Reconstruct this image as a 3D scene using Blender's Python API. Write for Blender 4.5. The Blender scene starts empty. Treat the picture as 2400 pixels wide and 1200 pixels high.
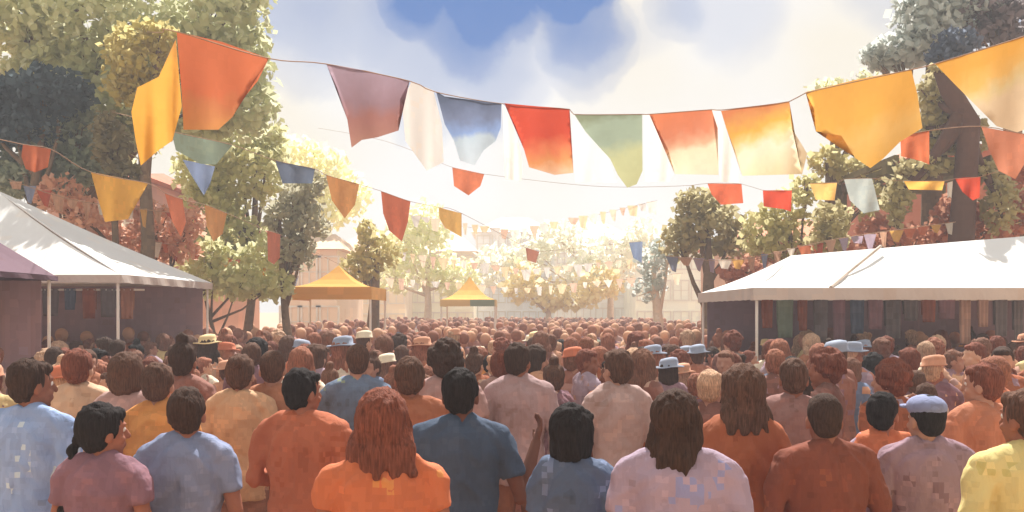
import bpy, bmesh, math, random
from mathutils import Vector, Matrix, noise
R = math.radians
rnd = random.Random(7)
S = bpy.context.scene
COL = S.collection
# ------------------------------------------------------------------ camera
F = 2078.0          # focal length in pixels of the 2400 px wide picture
HZ = 730.0          # row of the horizon
CAMZ = 2.0
cd = bpy.data.cameras.new('camera'); cam = bpy.data.objects.new('camera', cd); COL.objects.link(cam)
cam.location = (0, 0, CAMZ); cam.rotation_euler = (R(90), 0, 0)
cd.sensor_width = 36; cd.lens = 36 * F / 2400; cd.shift_y = (HZ - 600) / 2400
cd.clip_start = 0.05; cd.clip_end = 3000
S.camera = cam
S.render.resolution_x = 1024; S.render.resolution_y = 512
def P(px, py, d):
    return Vector(((px - 1200) / F * d, d, CAMZ + (HZ - py) / F * d))
def lin(c):
    o = []
    for v in c:
        v = v / 255
        o.append(v / 12.92 if v <= .04045 else ((v + .055) / 1.055) ** 2.4)
    return o
# ------------------------------------------------------------------ sky and sun
SUN_EL, SUN_AZ = 54, 8            # sun high in front of the camera, a little to the right
EXPOSURE = 0.98
S.view_settings.view_transform = 'Standard'; S.view_settings.look = 'None'
S.view_settings.gamma = 1; S.view_settings.exposure = EXPOSURE
w = bpy.data.worlds.new('World'); S.world = w; w.use_nodes = True
nt = w.node_tree; N = nt.nodes; L = nt.links
for n in list(N): N.remove(n)
out = N.new('ShaderNodeOutputWorld'); bg = N.new('ShaderNodeBackground')
sky = N.new('ShaderNodeTexSky'); sky.sky_type = 'NISHITA'; sky.sun_disc = False
sky.sun_elevation = R(SUN_EL); sky.sun_rotation = R(SUN_AZ)
bg.inputs['Strength'].default_value = 0.1
tc = N.new('ShaderNodeTexCoord')
def vm(op, a=None, b=None):
    n = N.new('ShaderNodeVectorMath'); n.operation = op
    for i, v in enumerate((a, b)):
        if v is None: continue
        if hasattr(v, 'links') or hasattr(v, 'is_linked'): L.new(v, n.inputs[i])
        else: n.inputs[i].default_value = v
    return n
def mt(op, a, b=0.0, c=0.0, clamp=False):
    n = N.new('ShaderNodeMath'); n.operation = op; n.use_clamp = clamp
    for i, v in enumerate((a, b, c)):
        if hasattr(v, 'is_linked'): L.new(v, n.inputs[i])
        else: n.inputs[i].default_value = v
    return n.outputs[0]
nz = N.new('ShaderNodeTexNoise'); nz.inputs['Scale'].default_value = 16; nz.inputs['Detail'].default_value = 5
L.new(tc.outputs['Generated'], nz.inputs['Vector'])
sub = vm('SUBTRACT', nz.outputs['Color'], (.5, .5, .5)); scl = vm('SCALE', sub.outputs[0]); scl.inputs['Scale'].default_value = .06
dirv = vm('ADD', tc.outputs['Generated'], scl.outputs[0])
dn = vm('NORMALIZE', dirv.outputs[0])
# gaps of clear blue in the bright cloud: (direction, angular reach in degrees, depth of the blue)
gaps = [((1150, -50), 5.6, 1.3), ((1315, -60), 4.9, 1.3), ((990, 0), 4.4, .95), ((1090, 60), 5.6, .80), ((1350, 70), 4.4, .78), ((1000, 110), 6.4, .50), ((1150, 160), 5.0, .48), ((1360, 140), 3.4, .48),
        ((900, 30), 6.0, .56), ((740, 20), 6.0, .54), ((1600, 20), 2.6, .42), ((1720, 40), 4.4, .24), ((1500, 60), 3.0, .16),
        ((2600, -500), 16, .8), ((-500, -900), 20, .8), ((1300, -1500), 22, .9), ((5000, -2200), 24, .8)]
tot = None
for (q, ang, amp) in gaps:
    v = Vector(((q[0] - 1200) / F, 1, (HZ - q[1]) / F)).normalized()
    dt = vm('DOT_PRODUCT', dn.outputs[0], tuple(v)).outputs['Value']
    d2 = mt('SUBTRACT', 1.0, dt)
    k = 1.0 / (1 - math.cos(R(ang)))
    g = mt('SUBTRACT', 1.0, mt('MULTIPLY', d2, k), clamp=True)
    g = mt('MULTIPLY', g, amp)
    tot = g if tot is None else mt('MAXIMUM', tot, g)
cr = N.new('ShaderNodeValToRGB'); e = cr.color_ramp.elements
e[0].position = 0.0; e[0].color = (0, 0, 0, 1); e[1].position = .86; e[1].color = (1, 1, 1, 1)
for p_, v_ in ((.08, .0), (.18, .22), (.30, .28), (.40, .46), (.52, .54), (.62, .76), (.76, .86)):
    q = cr.color_ramp.elements.new(p_); q.color = (v_, v_, v_, 1)
L.new(tot, cr.inputs['Fac'])
cl = N.new('ShaderNodeMixRGB'); cl.inputs[0].default_value = .5
nz2 = N.new('ShaderNodeTexNoise'); nz2.inputs['Scale'].default_value = 3.2; nz2.inputs['Detail'].default_value = 3
L.new(tc.outputs['Generated'], nz2.inputs['Vector'])
cl2 = N.new('ShaderNodeValToRGB'); e = cl2.color_ramp.elements
CL = 5.4
e[0].position = .42; e[0].color = (*[v * CL for v in lin((241, 239, 237))], 1)
e[1].position = .60; e[1].color = (*[v * CL for v in lin((240, 232, 216))], 1)
L.new(nz2.outputs['Fac'], cl2.inputs['Fac'])
# the clear sky between the clouds, deepened a little the way thin cloud at its rim leaves it
mx = N.new('ShaderNodeMixRGB'); L.new(cr.outputs['Color'], mx.inputs[0]); L.new(cl2.outputs['Color'], mx.inputs[1]); L.new(sky.outputs[0], mx.inputs[2])
bl = N.new('ShaderNodeMixRGB'); bl.inputs[0].default_value = .97; L.new(sky.outputs[0], bl.inputs[1]); bl.inputs[2].default_value = (.12, 0.80, 2.5, 1); L.new(bl.outputs[0], mx.inputs[2])
L.new(mx.outputs[0], bg.inputs['Color']); L.new(bg.outputs[0], out.inputs['Surface'])
sd = bpy.data.lights.new('sun', 'SUN'); sd.energy = 5.0; sd.angle = R(.5); sd.color = (1, .95, .88)
so = bpy.data.objects.new('sun', sd); COL.objects.link(so); so.location = (3, 20, 30)
sv = Vector((math.sin(R(SUN_AZ)) * math.cos(R(SUN_EL)), math.cos(R(SUN_AZ)) * math.cos(R(SUN_EL)), math.sin(R(SUN_EL))))
so.rotation_euler = sv.to_track_quat('Z', 'Y').to_euler()

# ------------------------------------------------------------------ materials
MK = 0.88           # the picture's colours are brighter than the surfaces themselves
MATS = {}
def mat(name, rgb, rough=.8, cell=.03, var=.18, trans=0.0, hue=.012, spec=.25, kind='dab', second=None, k=None, grad=None, ss=.12):
    key = (name, tuple(rgb), cell, var, kind, trans, second)
    if key in MATS: return MATS[key]
    m = bpy.data.materials.new(name); m.use_nodes = True
    n_ = m.node_tree.nodes; l_ = m.node_tree.links
    b = n_['Principled BSDF']; o_ = n_['Material Output']
    K = MK if k is None else k
    base = [min(.85, v * K) for v in lin(rgb)]
    t = n_.new('ShaderNodeTexCoord')
    oi = n_.new('ShaderNodeObjectInfo')
    # small patches: dabs of dye, leaf tone, weave
    jit = n_.new('ShaderNodeTexNoise'); jit.inputs['Scale'].default_value = .35 / max(cell, .005); l_.new(t.outputs['Object'], jit.inputs['Vector'])
    ad = n_.new('ShaderNodeVectorMath'); ad.operation = 'MULTIPLY_ADD'; l_.new(jit.outputs['Color'], ad.inputs[0]); ad.inputs[1].default_value = (cell * .5,) * 3; l_.new(t.outputs['Object'], ad.inputs[2])
    sn = n_.new('ShaderNodeVectorMath'); sn.operation = 'SNAP'; l_.new(ad.outputs[0], sn.inputs[0]); sn.inputs[1].default_value = (cell, cell, cell)
    wn = n_.new('ShaderNodeTexWhiteNoise'); wn.noise_dimensions = '4D'; l_.new(sn.outputs[0], wn.inputs['Vector']); l_.new(oi.outputs['Random'], wn.inputs['W'])
    n2 = n_.new('ShaderNodeTexNoise'); n2.noise_dimensions = '4D'; n2.inputs['Scale'].default_value = .22 / max(cell, .005); n2.inputs['Detail'].default_value = 2
    l_.new(sn.outputs[0], n2.inputs['Vector']); 
    if cell <= .03:
        n2.inputs['Scale'].default_value = .20 / cell; n2.inputs['Detail'].default_value = 4; n2.inputs['Distortion'].default_value = .8; rpmode = 'LINEAR'
    mw = n_.new('ShaderNodeMath'); mw.operation = 'MULTIPLY'; mw.inputs[1].default_value = 40; l_.new(oi.outputs['Random'], mw.inputs[0]); l_.new(mw.outputs[0], n2.inputs['W'])
    av = n_.new('ShaderNodeMath'); av.operation = 'MULTIPLY_ADD'; av.inputs[1].default_value = .22 if cell > .03 else .05; l_.new(wn.outputs['Value'], av.inputs[0])
    a2 = n_.new('ShaderNodeMath'); a2.operation = 'MULTIPLY'; a2.inputs[1].default_value = .78 if cell > .03 else .95; l_.new(n2.outputs['Fac'], a2.inputs[0]); l_.new(a2.outputs[0], av.inputs[2])
    rp = n_.new('ShaderNodeValToRGB'); rp.color_ramp.interpolation = 'CONSTANT'; el = rp.color_ramp.elements
    def tone(f, sh):
        return (min(.9, base[0] * f * (1 + sh)), min(.9, base[1] * f), min(.9, base[2] * f * (1 - sh)), 1)
    el[0].position = 0; el[0].color = tone(1 - var * 1.2, .04)
    el[1].position = .36; el[1].color = tone(1 - var * .4, 0)
    for p_, f_, h_ in ((.5, 1.0, 0), (.6, 1 + var * .6, .03), (.74, 1 + var * 1.5, -.05)):
        q = el.new(p_); q.color = tone(f_, h_)
    if second:
        s2 = [min(.85, v * K) for v in lin(second)]
        q = el.new(.62 if cell <= .03 else .57); q.color = (*s2, 1)
    l_.new(av.outputs[0], rp.inputs['Fac'])
    colout = rp.outputs['Color']
    if grad:      # flag cloth: colour bands plus a painted translucent fade towards the hem
        sx = n_.new('ShaderNodeSeparateXYZ'); l_.new(t.outputs['Generated'], sx.inputs[0])
        gs = n_.new('ShaderNodeMath'); gs.operation = 'MULTIPLY_ADD'; gs.inputs[1].default_value = .30; l_.new(jit.outputs['Fac'], gs.inputs[0])
        gx = n_.new('ShaderNodeMath'); gx.operation = 'MULTIPLY_ADD'; gx.inputs[1].default_value = -.18; gx.inputs[2].default_value = -.06
        l_.new(sx.outputs['X'], gx.inputs[0]); 
        gz = n_.new('ShaderNodeMath'); gz.operation = 'ADD'; l_.new(sx.outputs['Z'], gz.inputs[0]); l_.new(gx.outputs[0], gz.inputs[1]); l_.new(gz.outputs[0], gs.inputs[2])
        gr = n_.new('ShaderNodeValToRGB'); ge = gr.color_ramp.elements; gr.color_ramp.interpolation = 'LINEAR'
        stops = list(grad)
        ge[0].position = stops[0][0]; ge[0].color = (*[min(.85, v * K) for v in lin(stops[0][1])], 1)
        ge[1].position = stops[-1][0]; ge[1].color = (*[min(.85, v * K) for v in lin(stops[-1][1])], 1)
        for p_, c_ in stops[1:-1]:
            q = ge.new(p_); q.color = (*[min(.85, v * K) for v in lin(c_)], 1)
        l_.new(gs.outputs[0], gr.inputs['Fac'])
        hs = n_.new('ShaderNodeMixRGB'); hs.blend_type = 'MULTIPLY'; hs.inputs[0].default_value = 1
        r2 = n_.new('ShaderNodeMapRange'); l_.new(av.outputs[0], r2.inputs['Value']); r2.inputs['To Min'].default_value = 1 - var; r2.inputs['To Max'].default_value = 1 + var
        l_.new(gr.outputs['Color'], hs.inputs[1]); l_.new(r2.outputs[0], hs.inputs[2]); colout = hs.outputs[0]
    l_.new(colout, b.inputs['Base Color'])
    b.inputs['Roughness'].default_value = rough; b.inputs['Specular IOR Level'].default_value = spec
    bn = n_.new('ShaderNodeTexNoise'); bn.inputs['Scale'].default_value = 60 if cell < .05 else 18; bn.inputs['Detail'].default_value = 4
    l_.new(t.outputs['Object'], bn.inputs['Vector'])
    bp = n_.new('ShaderNodeBump'); bp.inputs['Strength'].default_value = .25; bp.inputs['Distance'].default_value = .004
    l_.new(bn.outputs['Fac'], bp.inputs['Height']); l_.new(bp.outputs[0], b.inputs['Normal'])
    if name == 'garment':
        mp = n_.new('ShaderNodeMapping'); mp.inputs['Scale'].default_value = (22, 22, 9); mp.inputs['Rotation'].default_value = (0, .3, 0); l_.new(t.outputs['Object'], mp.inputs['Vector']); l_.new(mp.outputs[0], bn.inputs['Vector'])
        bn.inputs['Scale'].default_value = 1; bn.inputs['Detail'].default_value = 5; bn.inputs['Distortion'].default_value = .6; bp.inputs['Strength'].default_value = .7; bp.inputs['Distance'].default_value = .016
    if name == 'hair':
        mp = n_.new('ShaderNodeMapping'); mp.inputs['Scale'].default_value = (150, 150, 14); l_.new(t.outputs['Object'], mp.inputs['Vector']); l_.new(mp.outputs[0], bn.inputs['Vector'])
        bn.inputs['Scale'].default_value = 1; bp.inputs['Strength'].default_value = .9; bp.inputs['Distance'].default_value = .008
        st_ = n_.new('ShaderNodeMapRange'); l_.new(bn.outputs['Fac'], st_.inputs['Value']); st_.inputs['From Min'].default_value = .3; st_.inputs['From Max'].default_value = .7; st_.inputs['To Min'].default_value = .6; st_.inputs['To Max'].default_value = 1.6
        mm = n_.new('ShaderNodeVectorMath'); mm.operation = 'SCALE'; l_.new(colout, mm.inputs[0]); l_.new(st_.outputs[0], mm.inputs['Scale']); l_.new(mm.outputs[0], b.inputs['Base Color'])
    if trans > 0:
        tr = n_.new('ShaderNodeBsdfTranslucent'); gm = n_.new('ShaderNodeGamma'); gm.inputs['Gamma'].default_value = .92 if name.startswith('flag') else .5; l_.new(colout, gm.inputs['Color']); l_.new(gm.outputs[0], tr.inputs['Color'])
        ms = n_.new('ShaderNodeMixShader'); ms.inputs[0].default_value = trans
        l_.new(b.outputs[0], ms.inputs[1]); l_.new(tr.outputs[0], ms.inputs[2]); l_.new(ms.outputs[0], o_.inputs['Surface'])
    MATS[key] = m
    return m

# ------------------------------------------------------------------ object helpers
def tag(o, label=None, cat=None, group=None, kind=None):
    if label: o['label'] = label
    if cat: o['category'] = cat
    if group: o['group'] = group
    if kind: o['kind'] = kind
    return o
def empty(name, loc, label, cat, group=None):
    o = bpy.data.objects.new(name, None); COL.objects.link(o); o.location = loc; o.empty_display_size = .2
    return tag(o, label, cat, group)
def link(name, me, m=None, parent=None, loc=None):
    o = bpy.data.objects.new(name, me); COL.objects.link(o)
    if m is not None:
        me.materials.clear()
        for q in (m if isinstance(m, (list, tuple)) else [m]): me.materials.append(q)
    if parent is not None:
        o.parent = parent
        if loc is None: o.matrix_parent_inverse = Matrix.Translation(-Vector(parent.location))
    if loc is not None: o.location = loc
    return o
def finish(bm, name, m=None, parent=None, smooth=False, bevel=0, loc=None):
    if bevel:
        try: bmesh.ops.bevel(bm, geom=[e for e in bm.edges if len(e.link_faces) == 2 and e.calc_face_angle(0) > .5], offset=bevel, segments=1, affect='EDGES')
        except Exception: pass
    bmesh.ops.recalc_face_normals(bm, faces=bm.faces)
    me = bpy.data.meshes.new(name); bm.to_mesh(me); bm.free()
    if smooth: me.polygons.foreach_set('use_smooth', [True] * len(me.polygons))
    return link(name, me, m, parent, loc)
def box(bm, a, b, mi=0):
    x0, y0, z0 = a; x1, y1, z1 = b
    vs = [bm.verts.new(p) for p in ((x0, y0, z0), (x1, y0, z0), (x1, y1, z0), (x0, y1, z0), (x0, y0, z1), (x1, y0, z1), (x1, y1, z1), (x0, y1, z1))]
    for f in ((0, 3, 2, 1), (4, 5, 6, 7), (0, 1, 5, 4), (1, 2, 6, 5), (2, 3, 7, 6), (3, 0, 4, 7)):
        bm.faces.new([vs[i] for i in f]).material_index = mi
def ring_loft(bm, rings, seg=16, mi=0):
    """rings: (centre, rx, ry[, axis frame]) stacked along z"""
    prev = None; first = None
    for (c, rx, ry) in rings:
        cur = [bm.verts.new((c[0] + rx * math.cos(2 * math.pi * i / seg), c[1] + ry * math.sin(2 * math.pi * i / seg), c[2])) for i in range(seg)]
        if prev:
            for i in range(seg):
                bm.faces.new((prev[i], prev[(i + 1) % seg], cur[(i + 1) % seg], cur[i])).material_index = mi
        else: first = cur
        prev = cur
    bm.faces.new(list(reversed(first))).material_index = mi; bm.faces.new(prev).material_index = mi
def ell(bm, c, r, rot=None, seg=14, mi=0):
    M = Matrix.Translation(c)
    if rot: M = M @ rot.to_4x4()
    M = M @ Matrix.Diagonal((r[0], r[1], r[2], 1))
    res = bmesh.ops.create_uvsphere(bm, u_segments=seg, v_segments=max(6, seg * 2 // 3), radius=1, matrix=M)
    if mi:
        for v in res['verts']:
            for f in v.link_faces: f.material_index = mi
def tube(bm, pts, rad, seg=10, mi=0, caps=True):
    pts = [Vector(p) for p in pts]
    prev = None; first = None
    for i, p in enumerate(pts):
        t = (pts[min(i + 1, len(pts) - 1)] - pts[max(i - 1, 0)]).normalized()
        ref = Vector((0, 0, 1)) if abs(t.z) < .9 else Vector((1, 0, 0))
        u = t.cross(ref).normalized(); v = t.cross(u)
        r = rad[i] if isinstance(rad, (list, tuple)) else rad
        cur = [bm.verts.new(p + u * (r * math.cos(2 * math.pi * k / seg)) + v * (r * math.sin(2 * math.pi * k / seg))) for k in range(seg)]
        if prev:
            for k in range(seg): bm.faces.new((prev[k], prev[(k + 1) % seg], cur[(k + 1) % seg], cur[k])).material_index = mi
        else: first = cur
        prev = cur
    if caps:
        bm.faces.new(list(reversed(first))).material_index = mi; bm.faces.new(prev).material_index = mi
def limb(bm, pts, rad, seg=12):
    tube(bm, pts, rad, seg)
    for p, r in zip(pts, rad): ell(bm, p, (r, r, r), seg=10)
def remesh(bm, voxel, smooth=2, wr=0.0, seed=0, wscale=9, yscale=1.0, deci=None, fold=False):
    me = bpy.data.meshes.new('tmp'); bmesh.ops.recalc_face_normals(bm, faces=bm.faces); bm.to_mesh(me); bm.free()
    o = bpy.data.objects.new('tmp', me); COL.objects.link(o)
    md = o.modifiers.new('r', 'REMESH'); md.mode = 'VOXEL'; md.voxel_size = voxel; md.use_smooth_shade = True
    if smooth:
        sm = o.modifiers.new('s', 'SMOOTH'); sm.iterations = smooth; sm.factor = .5
    if deci:
        dc = o.modifiers.new('d', 'DECIMATE'); dc.ratio = deci
    dg = bpy.context.evaluated_depsgraph_get()
    nm = bpy.data.meshes.new_from_object(o.evaluated_get(dg))
    bpy.data.objects.remove(o); bpy.data.meshes.remove(me)
    if wr:
        off = Vector((seed * 3.1, seed * 1.7, 0))
        ns = [v.normal.copy() for v in nm.vertices]
        for v, n in zip(nm.vertices, ns):
            q = Vector((v.co.x * wscale, v.co.y * wscale, v.co.z * wscale * .45 * yscale)) + off
            h = noise.noise(q) + .5 * noise.noise(q * 2.3)
            if fold:      # creased cloth: sharp valleys between soft ridges, running slantwise from shoulder and waist
                q2 = Vector((v.co.x * 7 + v.co.z * 5 * (1 if v.co.x > 0 else -1), v.co.y * 7, v.co.z * 4)) + off
                h = .5 * h + .9 * (.45 - 1.6 * abs(noise.noise(q2))) + .5 * (.3 - 1.3 * abs(noise.noise(q2 * 2.1 + Vector((7, 0, 0)))))
                h = max(-.35, h)
            v.co += n * h * wr
    nm.polygons.foreach_set('use_smooth', [True] * len(nm.polygons))
    return nm

# ------------------------------------------------------------------ ground
bm = bmesh.new()
gx = [-700, -60, -20, -8, 0, 8, 20, 60, 700]; gy = [-60, 0, 6, 12, 20, 35, 60, 120, 1500]
g = [[bm.verts.new((x, y, 0)) for x in gx] for y in gy]
for j in range(len(gy) - 1):
    for i in range(len(gx) - 1): bm.faces.new((g[j][i], g[j][i + 1], g[j + 1][i + 1], g[j + 1][i]))
o = finish(bm, 'ground', mat('trodden_earth', (196, 160, 128), .95, .25, .12)); tag(o, kind='structure')

# ------------------------------------------------------------------ people
def hand(bm, wrist, dirv, side, curl=.5):
    d = Vector(dirv).normalized(); sx = Vector((0, 1, 0)) - d * d.dot(Vector((0, 1, 0))); sx.normalize()
    inn = d.cross(sx) * side; inn = Vector((-side, 0, 0)) if inn.length < .1 else inn.normalized()
    palm = wrist + d * .045
    M = Matrix((inn, sx, d)).transposed()
    ell(bm, palm, (.016, .040, .052), M, seg=12)
    for k, (off, ln) in enumerate(((.030, .066), (.011, .075), (-.009, .070), (-.028, .055))):
        b0 = wrist + d * .078 + sx * off
        b1 = b0 + d * ln * .5 + inn * .008
        b2 = b1 + (d * (1 - curl) + inn * curl).normalized() * ln * .5
        limb(bm, [b0, b1, b2], [.0095, .009, .0078], 8)
    t0 = wrist + d * .025 + sx * .034
    t1 = t0 + (d * .75 + sx * .6 + inn * .3).normalized() * .035
    t2 = t1 + (d * .95 + sx * .15 + inn * .3).normalized() * .028
    limb(bm, [t0, t1, t2], [.013, .011, .009], 8)
HZC = 1.58     # head centre height of the figure
def headrot(yaw, tilt=0):
    return Matrix.Rotation(yaw, 3, 'Z') @ Matrix.Rotation(tilt, 3, 'X')
def build_person(seed, fem=False, yaw=0.0, tilt=0.0, hair='short', top='tee', bottom='trousers', arm=(0, 0), vox=.008, build=1.0, lean=0):
    """returns mesh data; the figure faces +Y and is 1.70 m tall"""
    rr = random.Random(seed)
    sw = (.165 if fem else .19) * build; tw = .93 if fem else 1.0
    HR = headrot(yaw, tilt); HC = Vector((0, .015, HZC))
    hp = lambda x, y, z: HC + HR @ Vector((x, y, z))
    arms = []
    for s, a in ((-1, arm[0]), (1, arm[1])):
        sh = Vector((s * sw, -.005, 1.375))
        if a == 0:   el_, wr_ = Vector((s * (sw + .055), -.03, 1.13)), Vector((s * (sw + .04), .05, .89))
        elif a == 1: el_, wr_ = Vector((s * (sw + .06), -.01, 1.14)), Vector((s * (sw - .10), .22, 1.12))      # forearm across the belly
        elif a == 2: el_, wr_ = Vector((s * (sw + .07), .10, 1.18)), Vector((s * (sw - .04), .26, 1.38))      # holding something before the chest
        elif a == 4: el_, wr_ = Vector((s * (sw + .09), -.03, 1.11)), Vector((s * (sw + .17), .10, 1.35))      # elbow low, forearm out and up
        else:        el_, wr_ = Vector((s * (sw + .16), .03, 1.52)), Vector((s * (sw + .10), .04, 1.78))      # raised
        arms.append((s, sh, el_, wr_))
    hipx = .088
    def torso(bm, g=0.0, z0=.86, z1=1.46):
        rows = [(.84, .150, .105, -.005), (.92, .168 if fem else .158, .118, -.012), (1.02, .142 if fem else .148, .102, 0), (1.10, .128 if fem else .150, .095, .004),
                (1.22, .146 if fem else .168, .108, .006), (1.33, .160 if fem else .182, .110, .004), (1.39, .150 if fem else .172, .092, -.004), (1.43, .115, .072, -.006), (1.465, .070, .058, -.006)]
        rows = [(z, rx * build, ry, cy) for z, rx, ry, cy in rows if z0 - .001 <= z <= z1 + .02]
        ring_loft(bm, [((0, cy, z), rx + g, ry + g) for z, rx, ry, cy in rows], 20)
        for s in (-1, 1): limb(bm, [(s * .035, -.012, 1.455), (s * .10, -.012, 1.425), (s * sw * .9, -.005, 1.385)], [.034 + g * 1.2, .044 + g * 1.15, .052 + g], 12)
    # --- body
    bm = bmesh.new(); torso(bm)
    tube(bm, [(0, -.012, 1.42), (0, -.004, 1.47), HC + Vector((0, -.012, -.06))], [.062, .052, .055] if not fem else [.055, .046, .049], 14)
    ell(bm, hp(0, -.012, .022), (.076, .096, .098), HR, 18)       # skull
    ell(bm, hp(0, .022, -.045), (.058, .066, .072), HR, 16)       # face and jaw
    ell(bm, hp(0, .062, -.096), (.024, .02, .018), HR, 10)        # chin
    limb(bm, [hp(0, .082, .018), hp(0, .104, -.024)], [.009, .0145], 8)   # nose
    ell(bm, hp(0, .083, -.058), (.026, .011, .009), HR, 10)       # lips
    ell(bm, hp(0, .082, -.070), (.022, .010, .007), HR, 10)
    ell(bm, hp(0, .072, .034), (.054, .016, .008), HR, 12)        # brow
    for s in (-1, 1):
        ell(bm, hp(s * .078, -.012, -.014), (.010, .020, .031), HR, 10)   # ear
        ell(bm, hp(s * .044, .058, -.032), (.020, .018, .018), HR, 8)
        z = .0
        limb(bm, [(s * hipx, -.005, .88), (s * .095, .005, .5), (s * .10, -.012, .28), (s * .10, -.02, .08)], [.088 if fem else .082, .054, .054, .036], 14)
        limb(bm, [(s * .10, -.045, .045), (s * .105, .04, .04), (s * .11, .13, .025)], [.034, .036, .024], 10)
        ell(bm, (s * sw * .93, -.005, 1.378), (.052, .055, .058), None, 12)
    for s, sh, el_, wr_ in arms:
        limb(bm, [sh, sh.lerp(el_, .5), el_, el_.lerp(wr_, .35), wr_], [.048, .042, .036, .037, .024] if not fem else [.041, .035, .03, .031, .021], 12)
        hand(bm, wr_, wr_ - el_, s, .45 + .1 * rr.random())
    body = remesh(bm, vox, 1)
    # --- hair
    bm = bmesh.new()
    def cap(g=.012, back=.0, low=0.0):
        ell(bm, hp(0, -.026 - back, .036), (.079 + g, .088 + g, .094 + g), HR, 18)
        ell(bm, hp(0, -.048 - back, -.012 - low), (.068 + g, .054 + g, .066 + g), HR, 14)
        ell(bm, hp(0, .036, .083), (.058 + g, .05, .033), HR, 14)
    if hair == 'short': cap(.007)
    elif hair == 'crop': cap(.003)
    elif hair == 'long':
        cap(.014)
        for k, x in enumerate((-.062, -.03, 0, .03, .062)):
            p0 = hp(x, -.075 + abs(x) * .5, .0); p1 = hp(x * 1.15, -.098 + abs(x) * .5, -.12)
            limb(bm, [p0, p1, Vector((p1.x * 1.02, p1.y - .015, p1.z - .12 - .02 * (k % 2)))], [.036, .036, .014], 8)
        for s in (-1, 1): limb(bm, [hp(s * .072, .01, .04), hp(s * .082, -.01, -.06), hp(s * .078, -.03, -.17)], [.024, .027, .014], 8)
    elif hair == 'bob':
        cap(.02, .0, .02)
        for s in (-1, 1): ell(bm, hp(s * .072, -.02, -.035), (.028, .058, .075), HR, 10)
        ell(bm, hp(0, -.07, -.06), (.085, .045, .062), HR, 12)
    elif hair == 'bun':
        cap(.008); ell(bm, hp(0, -.10, .085), (.048, .046, .046), None, 12)
    elif hair == 'topknot':
        cap(.008); ell(bm, hp(0, -.03, .155), (.042, .042, .042), None, 12)
    elif hair == 'braid':
        cap(.012)
        b = hp(-.055, -.07, -.03)
        pts = [b + Vector((-.028 - .006 * i, -.02 - .004 * i, -.045 * i)) for i in range(8)]
        for i, p in enumerate(pts): ell(bm, p + Vector((.008 * (-1) ** i, 0, 0)), (.027 - .0015 * i, .025 - .001 * i, .032), None, 10)
        ell(bm, hp(-.07, .0, -.01), (.025, .06, .06), HR, 10)
    elif hair == 'curly':
        cap(.022)
        for i in range(70):
            a = rr.uniform(0, 6.283); b = rr.uniform(-.5, 1.5)
            q = Vector((math.cos(a) * math.cos(b) * .104, math.sin(a) * math.cos(b) * .108 - .03, math.sin(b) * .112 + .03))
            if q.y > .045 and q.z < .085: continue
            ell(bm, hp(*q), (.026,) * 3, None, 6)
    elif hair == 'wavy':
        cap(.024)
        for i in range(9):
            x = -.09 + .0225 * i
            pts = [hp(x * .8, -.06 + abs(x) * .6, .02), hp(x * 1.1, -.095 + abs(x) * .6, -.08), hp(x * 1.35 + .012 * (-1) ** i, -.11 + abs(x) * .5, -.165)]
            limb(bm, pts, [.034, .038, .02], 8)
    hm = remesh(bm, max(vox, .009), 1, wr=.010 if hair not in ('crop',) else .003, seed=seed, wscale=44, yscale=.35)
    # --- top
    bm = bmesh.new()
    if top == 'dress':
        torso(bm, .012, 1.0, 1.44)
        ring_loft(bm, [((0, 0, .50), .31, .25), ((0, 0, .75), .245, .195), ((0, 0, .92), .185, .14), ((0, 0, 1.03), .155, .115)], 20)
    elif top == 'shirt':
        torso(bm, .018, .84, 1.44)
        ring_loft(bm, [((0, -.004, .80), .185 * build, .138), ((0, -.004, .90), .18 * build, .134)], 20)
        ring_loft(bm, [((0, -.008, 1.44), .078, .07), ((0, -.008, 1.485), .067, .064)], 16)   # collar
    else:
        torso(bm, .016, .84, 1.44)
        ring_loft(bm, [((0, -.004, .82), .178 * build, .132), ((0, -.004, .92), .178 * build, .132)], 20)
        ring_loft(bm, [((0, -.010, 1.41), .092, .080), ((0, -.010, 1.468), .071, .067)], 16)
    ell(bm, (0, -.034, 1.425), (.085, .055, .050), None, 14); ell(bm, (0, -.03, 1.39), (.12, .085, .05), None, 14)
    sl = {'tee': .62, 'shirt': 1.8, 'dress': .42, 'polo': .7, 'long': 1.85, 'vest': 0}[top if top in ('tee', 'shirt', 'dress', 'polo', 'long', 'vest') else 'tee']
    for s, sh, el_, wr_ in arms:
        ell(bm, (s * sw * .93, -.005, 1.376), (.062, .064, .066), None, 12)
        if sl == 0: continue
        if sl <= 1:
            e_ = sh.lerp(el_, sl); m_ = sh.lerp(el_, sl * .5)
            tube(bm, [sh, m_, e_], [.060, .057, .054], 14)
        else:
            e_ = el_.lerp(wr_, sl - 1)
            tube(bm, [sh, sh.lerp(el_, .5), el_, e_], [.060, .056, .05, .040], 14); ell(bm, el_, (.05,) * 3, None, 10)
    tm = remesh(bm, .011, 1, wr=.020, seed=seed + 5, wscale=9, fold=True)
    # --- bottom
    bm = bmesh.new()
    if bottom == 'skirt':
        ring_loft(bm, [((0, 0, .42), .25, .21), ((0, 0, .7), .21, .17), ((0, 0, .9), .172, .128), ((0, 0, .97), .158, .115)], 20)
    else:
        lo = .46 if bottom == 'shorts' else .07
        ring_loft(bm, [((0, -.005, .80), .165 * build, .125), ((0, -.008, .9), .172 * build, .128), ((0, -.004, .98), .158 * build, .114)], 20)
        for s in (-1, 1):
            if lo > .3: tube(bm, [(s * hipx, -.005, .86), (s * .097, .0, lo)], [.098, .085], 14)
            else: tube(bm, [(s * hipx, -.005, .86), (s * .096, .005, .5), (s * .10, -.014, .28), (s * .10, -.02, lo)], [.096, .068, .062, .056], 14)
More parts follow.
